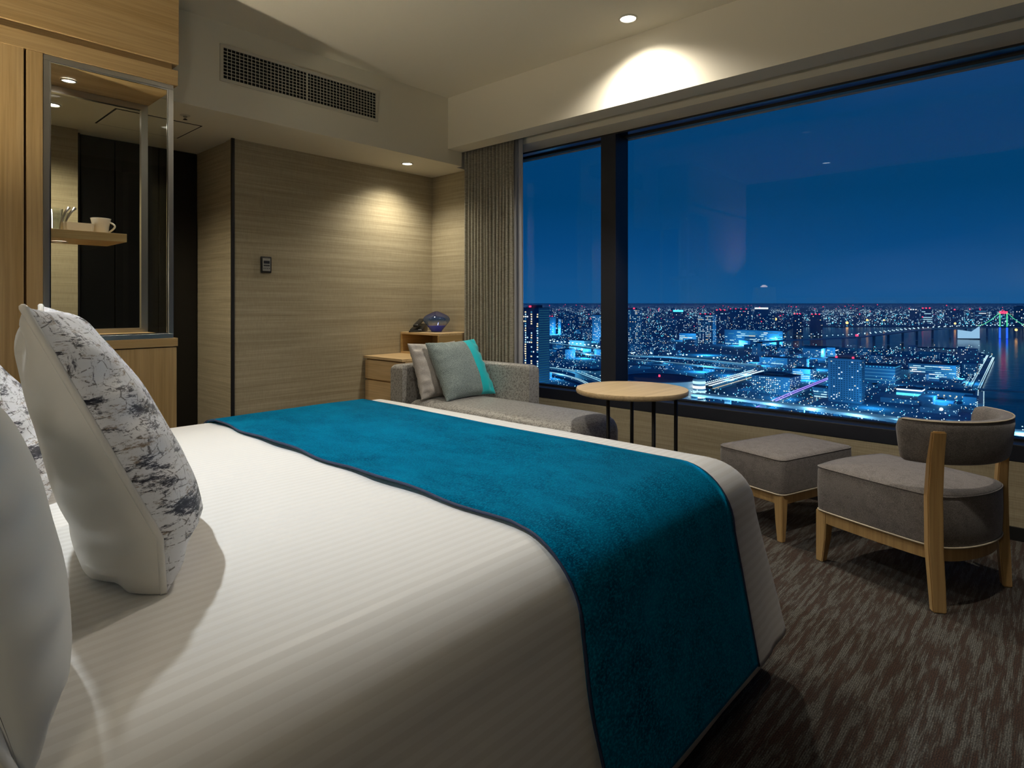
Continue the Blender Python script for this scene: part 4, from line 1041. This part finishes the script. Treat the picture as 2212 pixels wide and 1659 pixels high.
# countless small blocks and lights
def on_land(x, y):
    c_ = False; n_ = len(land); j = n_-1
    for i in range(n_):
        xi, yi = land[i]; xj, yj = land[j]
        if (yi > y) != (yj > y) and x < (xj-xi)*(y-yi)/(yj-yi)+xi: c_ = not c_
        j = i
    return c_
def park(x, y):
    for cx, cy, r_ in ((1120, 640, 140), (980, 700, 90), (1900, 900, 170), (1500, 760, 120), (1000, 180, 70), (1650, 700, 120)):
        if math.hypot(x-cx, y-cy) < r_: return True
    return False
bmv, bmf = [], []; wv_, wf, wm_ = [], [], []
for _ in range(1200):
    D = (750*(14)**(rnd.random()**.8)) if _ < 900 else rnd.uniform(330, 760); a_ = math.radians(rnd.uniform(-2, 48) if _ < 900 else rnd.uniform(-40, 70))
    x, y = D*math.cos(a_), D*math.sin(a_)
    if not on_land(x, y) or park(x, y): continue
    if any(abs(x-(b[2]+b[5]/2)) < b[5]/2+22 and abs(y-b[3]) < b[4]/2+22 for b in CB): continue
    if D < 1500 and (abs(y-312) < 20 or abs(y-288) < 14 or abs(x-808) < 28 or 425 < y < 475): continue
    if math.hypot(x-868, y-474) < 75 or math.hypot(x-862, y-405) < 25: continue
    w1, w2 = rnd.uniform(15, 50), rnd.uniform(15, 50); hh = rnd.choice([6, 8, 12, 18, 25]) if D < 2500 else rnd.choice([12, 20, 30, 45, 60, 80])
    if D < 1500: hh = rnd.choice([5, 7, 9, 12])
    k = len(bmv)
    for dx, dy, z_ in ((0, 0, 0), (w1, 0, 0), (w1, w2, 0), (0, w2, 0), (0, 0, hh), (w1, 0, hh), (w1, w2, hh), (0, w2, hh)): bmv.append((x+dx, y+dy, ZG+z_))
    bmf += [tuple(k+i for i in q) for q in ((0, 1, 5, 4), (1, 2, 6, 5), (2, 3, 7, 6), (3, 0, 4, 7), (4, 5, 6, 7))]
    px = D/1314; u_ = max(3.2, px*2.6)
    for o_, dv, ln in ((Vector((x-.3, y, ZG)), Vector((0, 1, 0)), w2), (Vector((x, y-.3, ZG)), Vector((1, 0, 0)), w1)):
        for c_ in range(int(ln/u_)):
            for r_ in range(int(hh/u_)):
                if rnd.random() < .3:
                    quads(wv_, wf, o_, dv, Vector((0, 0, 1)), c_*u_, c_*u_+u_*.5, r_*u_+1, r_*u_+1+u_*.4); wm_.append(rnd.choices([0, 1, 2, 3], [.35, .2, .12, .5])[0])
tag(obj('distant_blocks', (bmv, [], bmf), M_bld2), 'countless small dark city blocks filling the ground between the towers', 'buildings', None, 'stuff')
o_ = obj('distant_windows', (wv_, [], wf), [E_cool, E_white, E_warm, E_dim]); o_.data.polygons.foreach_set('material_index', wm_)
tag(o_, 'countless tiny lit windows of the small city blocks', 'lights', None, 'stuff')
def dots(name, label, mat_, n_, dmin, k_, size, zf, span=(-1, 49), cond=None, seed=1):
    r_ = random.Random(seed); vs_, fs = [], []
    for _ in range(n_):
        D = dmin*k_**r_.random(); a_ = math.radians(r_.uniform(*span)); x, y = D*math.cos(a_), D*math.sin(a_)
        if D < 2600 and r_.random() < .6:     # near lights line up along streets
            g_ = 74
            if r_.random() < .5: x = round(x/g_)*g_
            else: y = round(y/g_)*g_
        if not on_land(x, y) or (park(x, y) and r_.random() < .8): continue
        z_ = ZG+r_.uniform(*zf); s_ = size*r_.uniform(.5, 1.3)*D/1314/2; q = len(vs_)
        vs_ += [(x-s_, y, z_), (x+s_, y, z_), (x, y-s_, z_), (x, y+s_, z_), (x, y, z_-s_), (x, y, z_+s_)]
        fs += [(q+a, q+b, q+c) for a, b, c in ((0, 2, 5), (2, 1, 5), (1, 3, 5), (3, 0, 5), (2, 0, 4), (1, 2, 4), (3, 1, 4), (0, 3, 4))]
    tag(obj(name, (vs_, [], fs), mat_), label, 'lights', None, 'stuff')
dots('street_lights', 'countless pale blue street and window lights sprinkled over the city', E_dot, 8500, 700, 22, 1.55, (3, 22), seed=3)
dots('near_lights', 'countless pale street lights close below the window', E_dot, 1800, 320, 2.3, 1.6, (3, 14), span=(-40, 72), seed=14)
dots('warm_lights', 'scattered warm yellow lights among the pale blue ones', E_warm, 1300, 900, 18, 1.6, (3, 25), seed=4)
dots('blue_lights', 'scattered deeper blue and cyan lights of the city', E_cyan, 3600, 700, 14, 1.8, (2, 18), seed=5)
dots('red_lights', 'scattered red aircraft warning lights on the far skyline', E_red, 140, 2500, 6, 1.8, (50, 120), seed=6)
dots('far_lights', 'dense far band of tiny lights along the horizon', E_far, 6500, 4200, 14, 1.3, (5, 70), seed=8)
# flood glow between the buildings: point lights added to brighten streets and facades
ri = random.Random(21); kk = 0
for x, y, p_ in ((1015, 340, 1), (1010, 215, 1), (1140, 190, 2), (1110, 145, 1.5), (1280, 380, 2), (1440, 150, 2.5), (1500, 560, 4), (1560, 1120, 4), (1560, 1180, 4), (870, 430, 1.2), (840, 480, .9), (830, 330, 1), (830, 250, 1), (830, 150, .9), (820, 60, .8), (1180, 460, 3), (1080, 450, 2), (1240, 320, 2), (1700, 520, 5), (1330, 720, 3), (1380, 980, 4), (1280, 600, 2.5), (980, 760, 1.5), (2150, 870, 5), (2290, 1130, 6), (2330, 1840, 8), (1980, 1380, 6), (650, 520, 1), (1700, 780, 4), (1430, 330, 2), (920, 330, 1), (920, 260, .9), (1300, 230, 1.5), (1840, 500, 4), (2200, 760, 4), (1500, 420, 3), (1650, 600, 4), (1200, 500, 2)):
    d_ = bpy.data.lights.new('city_fill', 'POINT'); d_.energy = 26000*p_; d_.color = (.12, .62, 1.0); d_.shadow_soft_size = 2
    o_ = bpy.data.objects.new('city_fill', d_); C.objects.link(o_); o_.location = (x-14, y-10, ZG+16)

for y_ in (380, 330, 280, 230, 180, 130, 80, 30, -10):  # point lights added beside the deck to brighten its side
    d_ = bpy.data.lights.new('viaduct_fill', 'POINT'); d_.energy = 30000; d_.color = (.30, .75, 1.0); d_.shadow_soft_size = 1
    o_ = bpy.data.objects.new('viaduct_fill', d_); C.objects.link(o_); o_.location = (782 if y_ < 200 else 796, y_, ZG+26)
# evening haze that the far city fades into
M_haze = bpy.data.materials.new('evening_haze'); M_haze.use_nodes = True; n_ = M_haze.node_tree.nodes; n_.clear()
vsn = n_.new('ShaderNodeVolumeScatter'); vsn.inputs['Color'].default_value = (.97, .99, 1, 1); vsn.inputs['Density'].default_value = 1.0e-4
on = n_.new('ShaderNodeOutputMaterial'); M_haze.node_tree.links.new(vsn.outputs[0], on.inputs['Volume'])
tag(obj('haze', bx(2400, 70000, -40000, 55000, ZG-1, ZG+138), M_haze), 'thin blue evening haze over the far side of the bay and the horizon', 'haze', None, 'stuff')
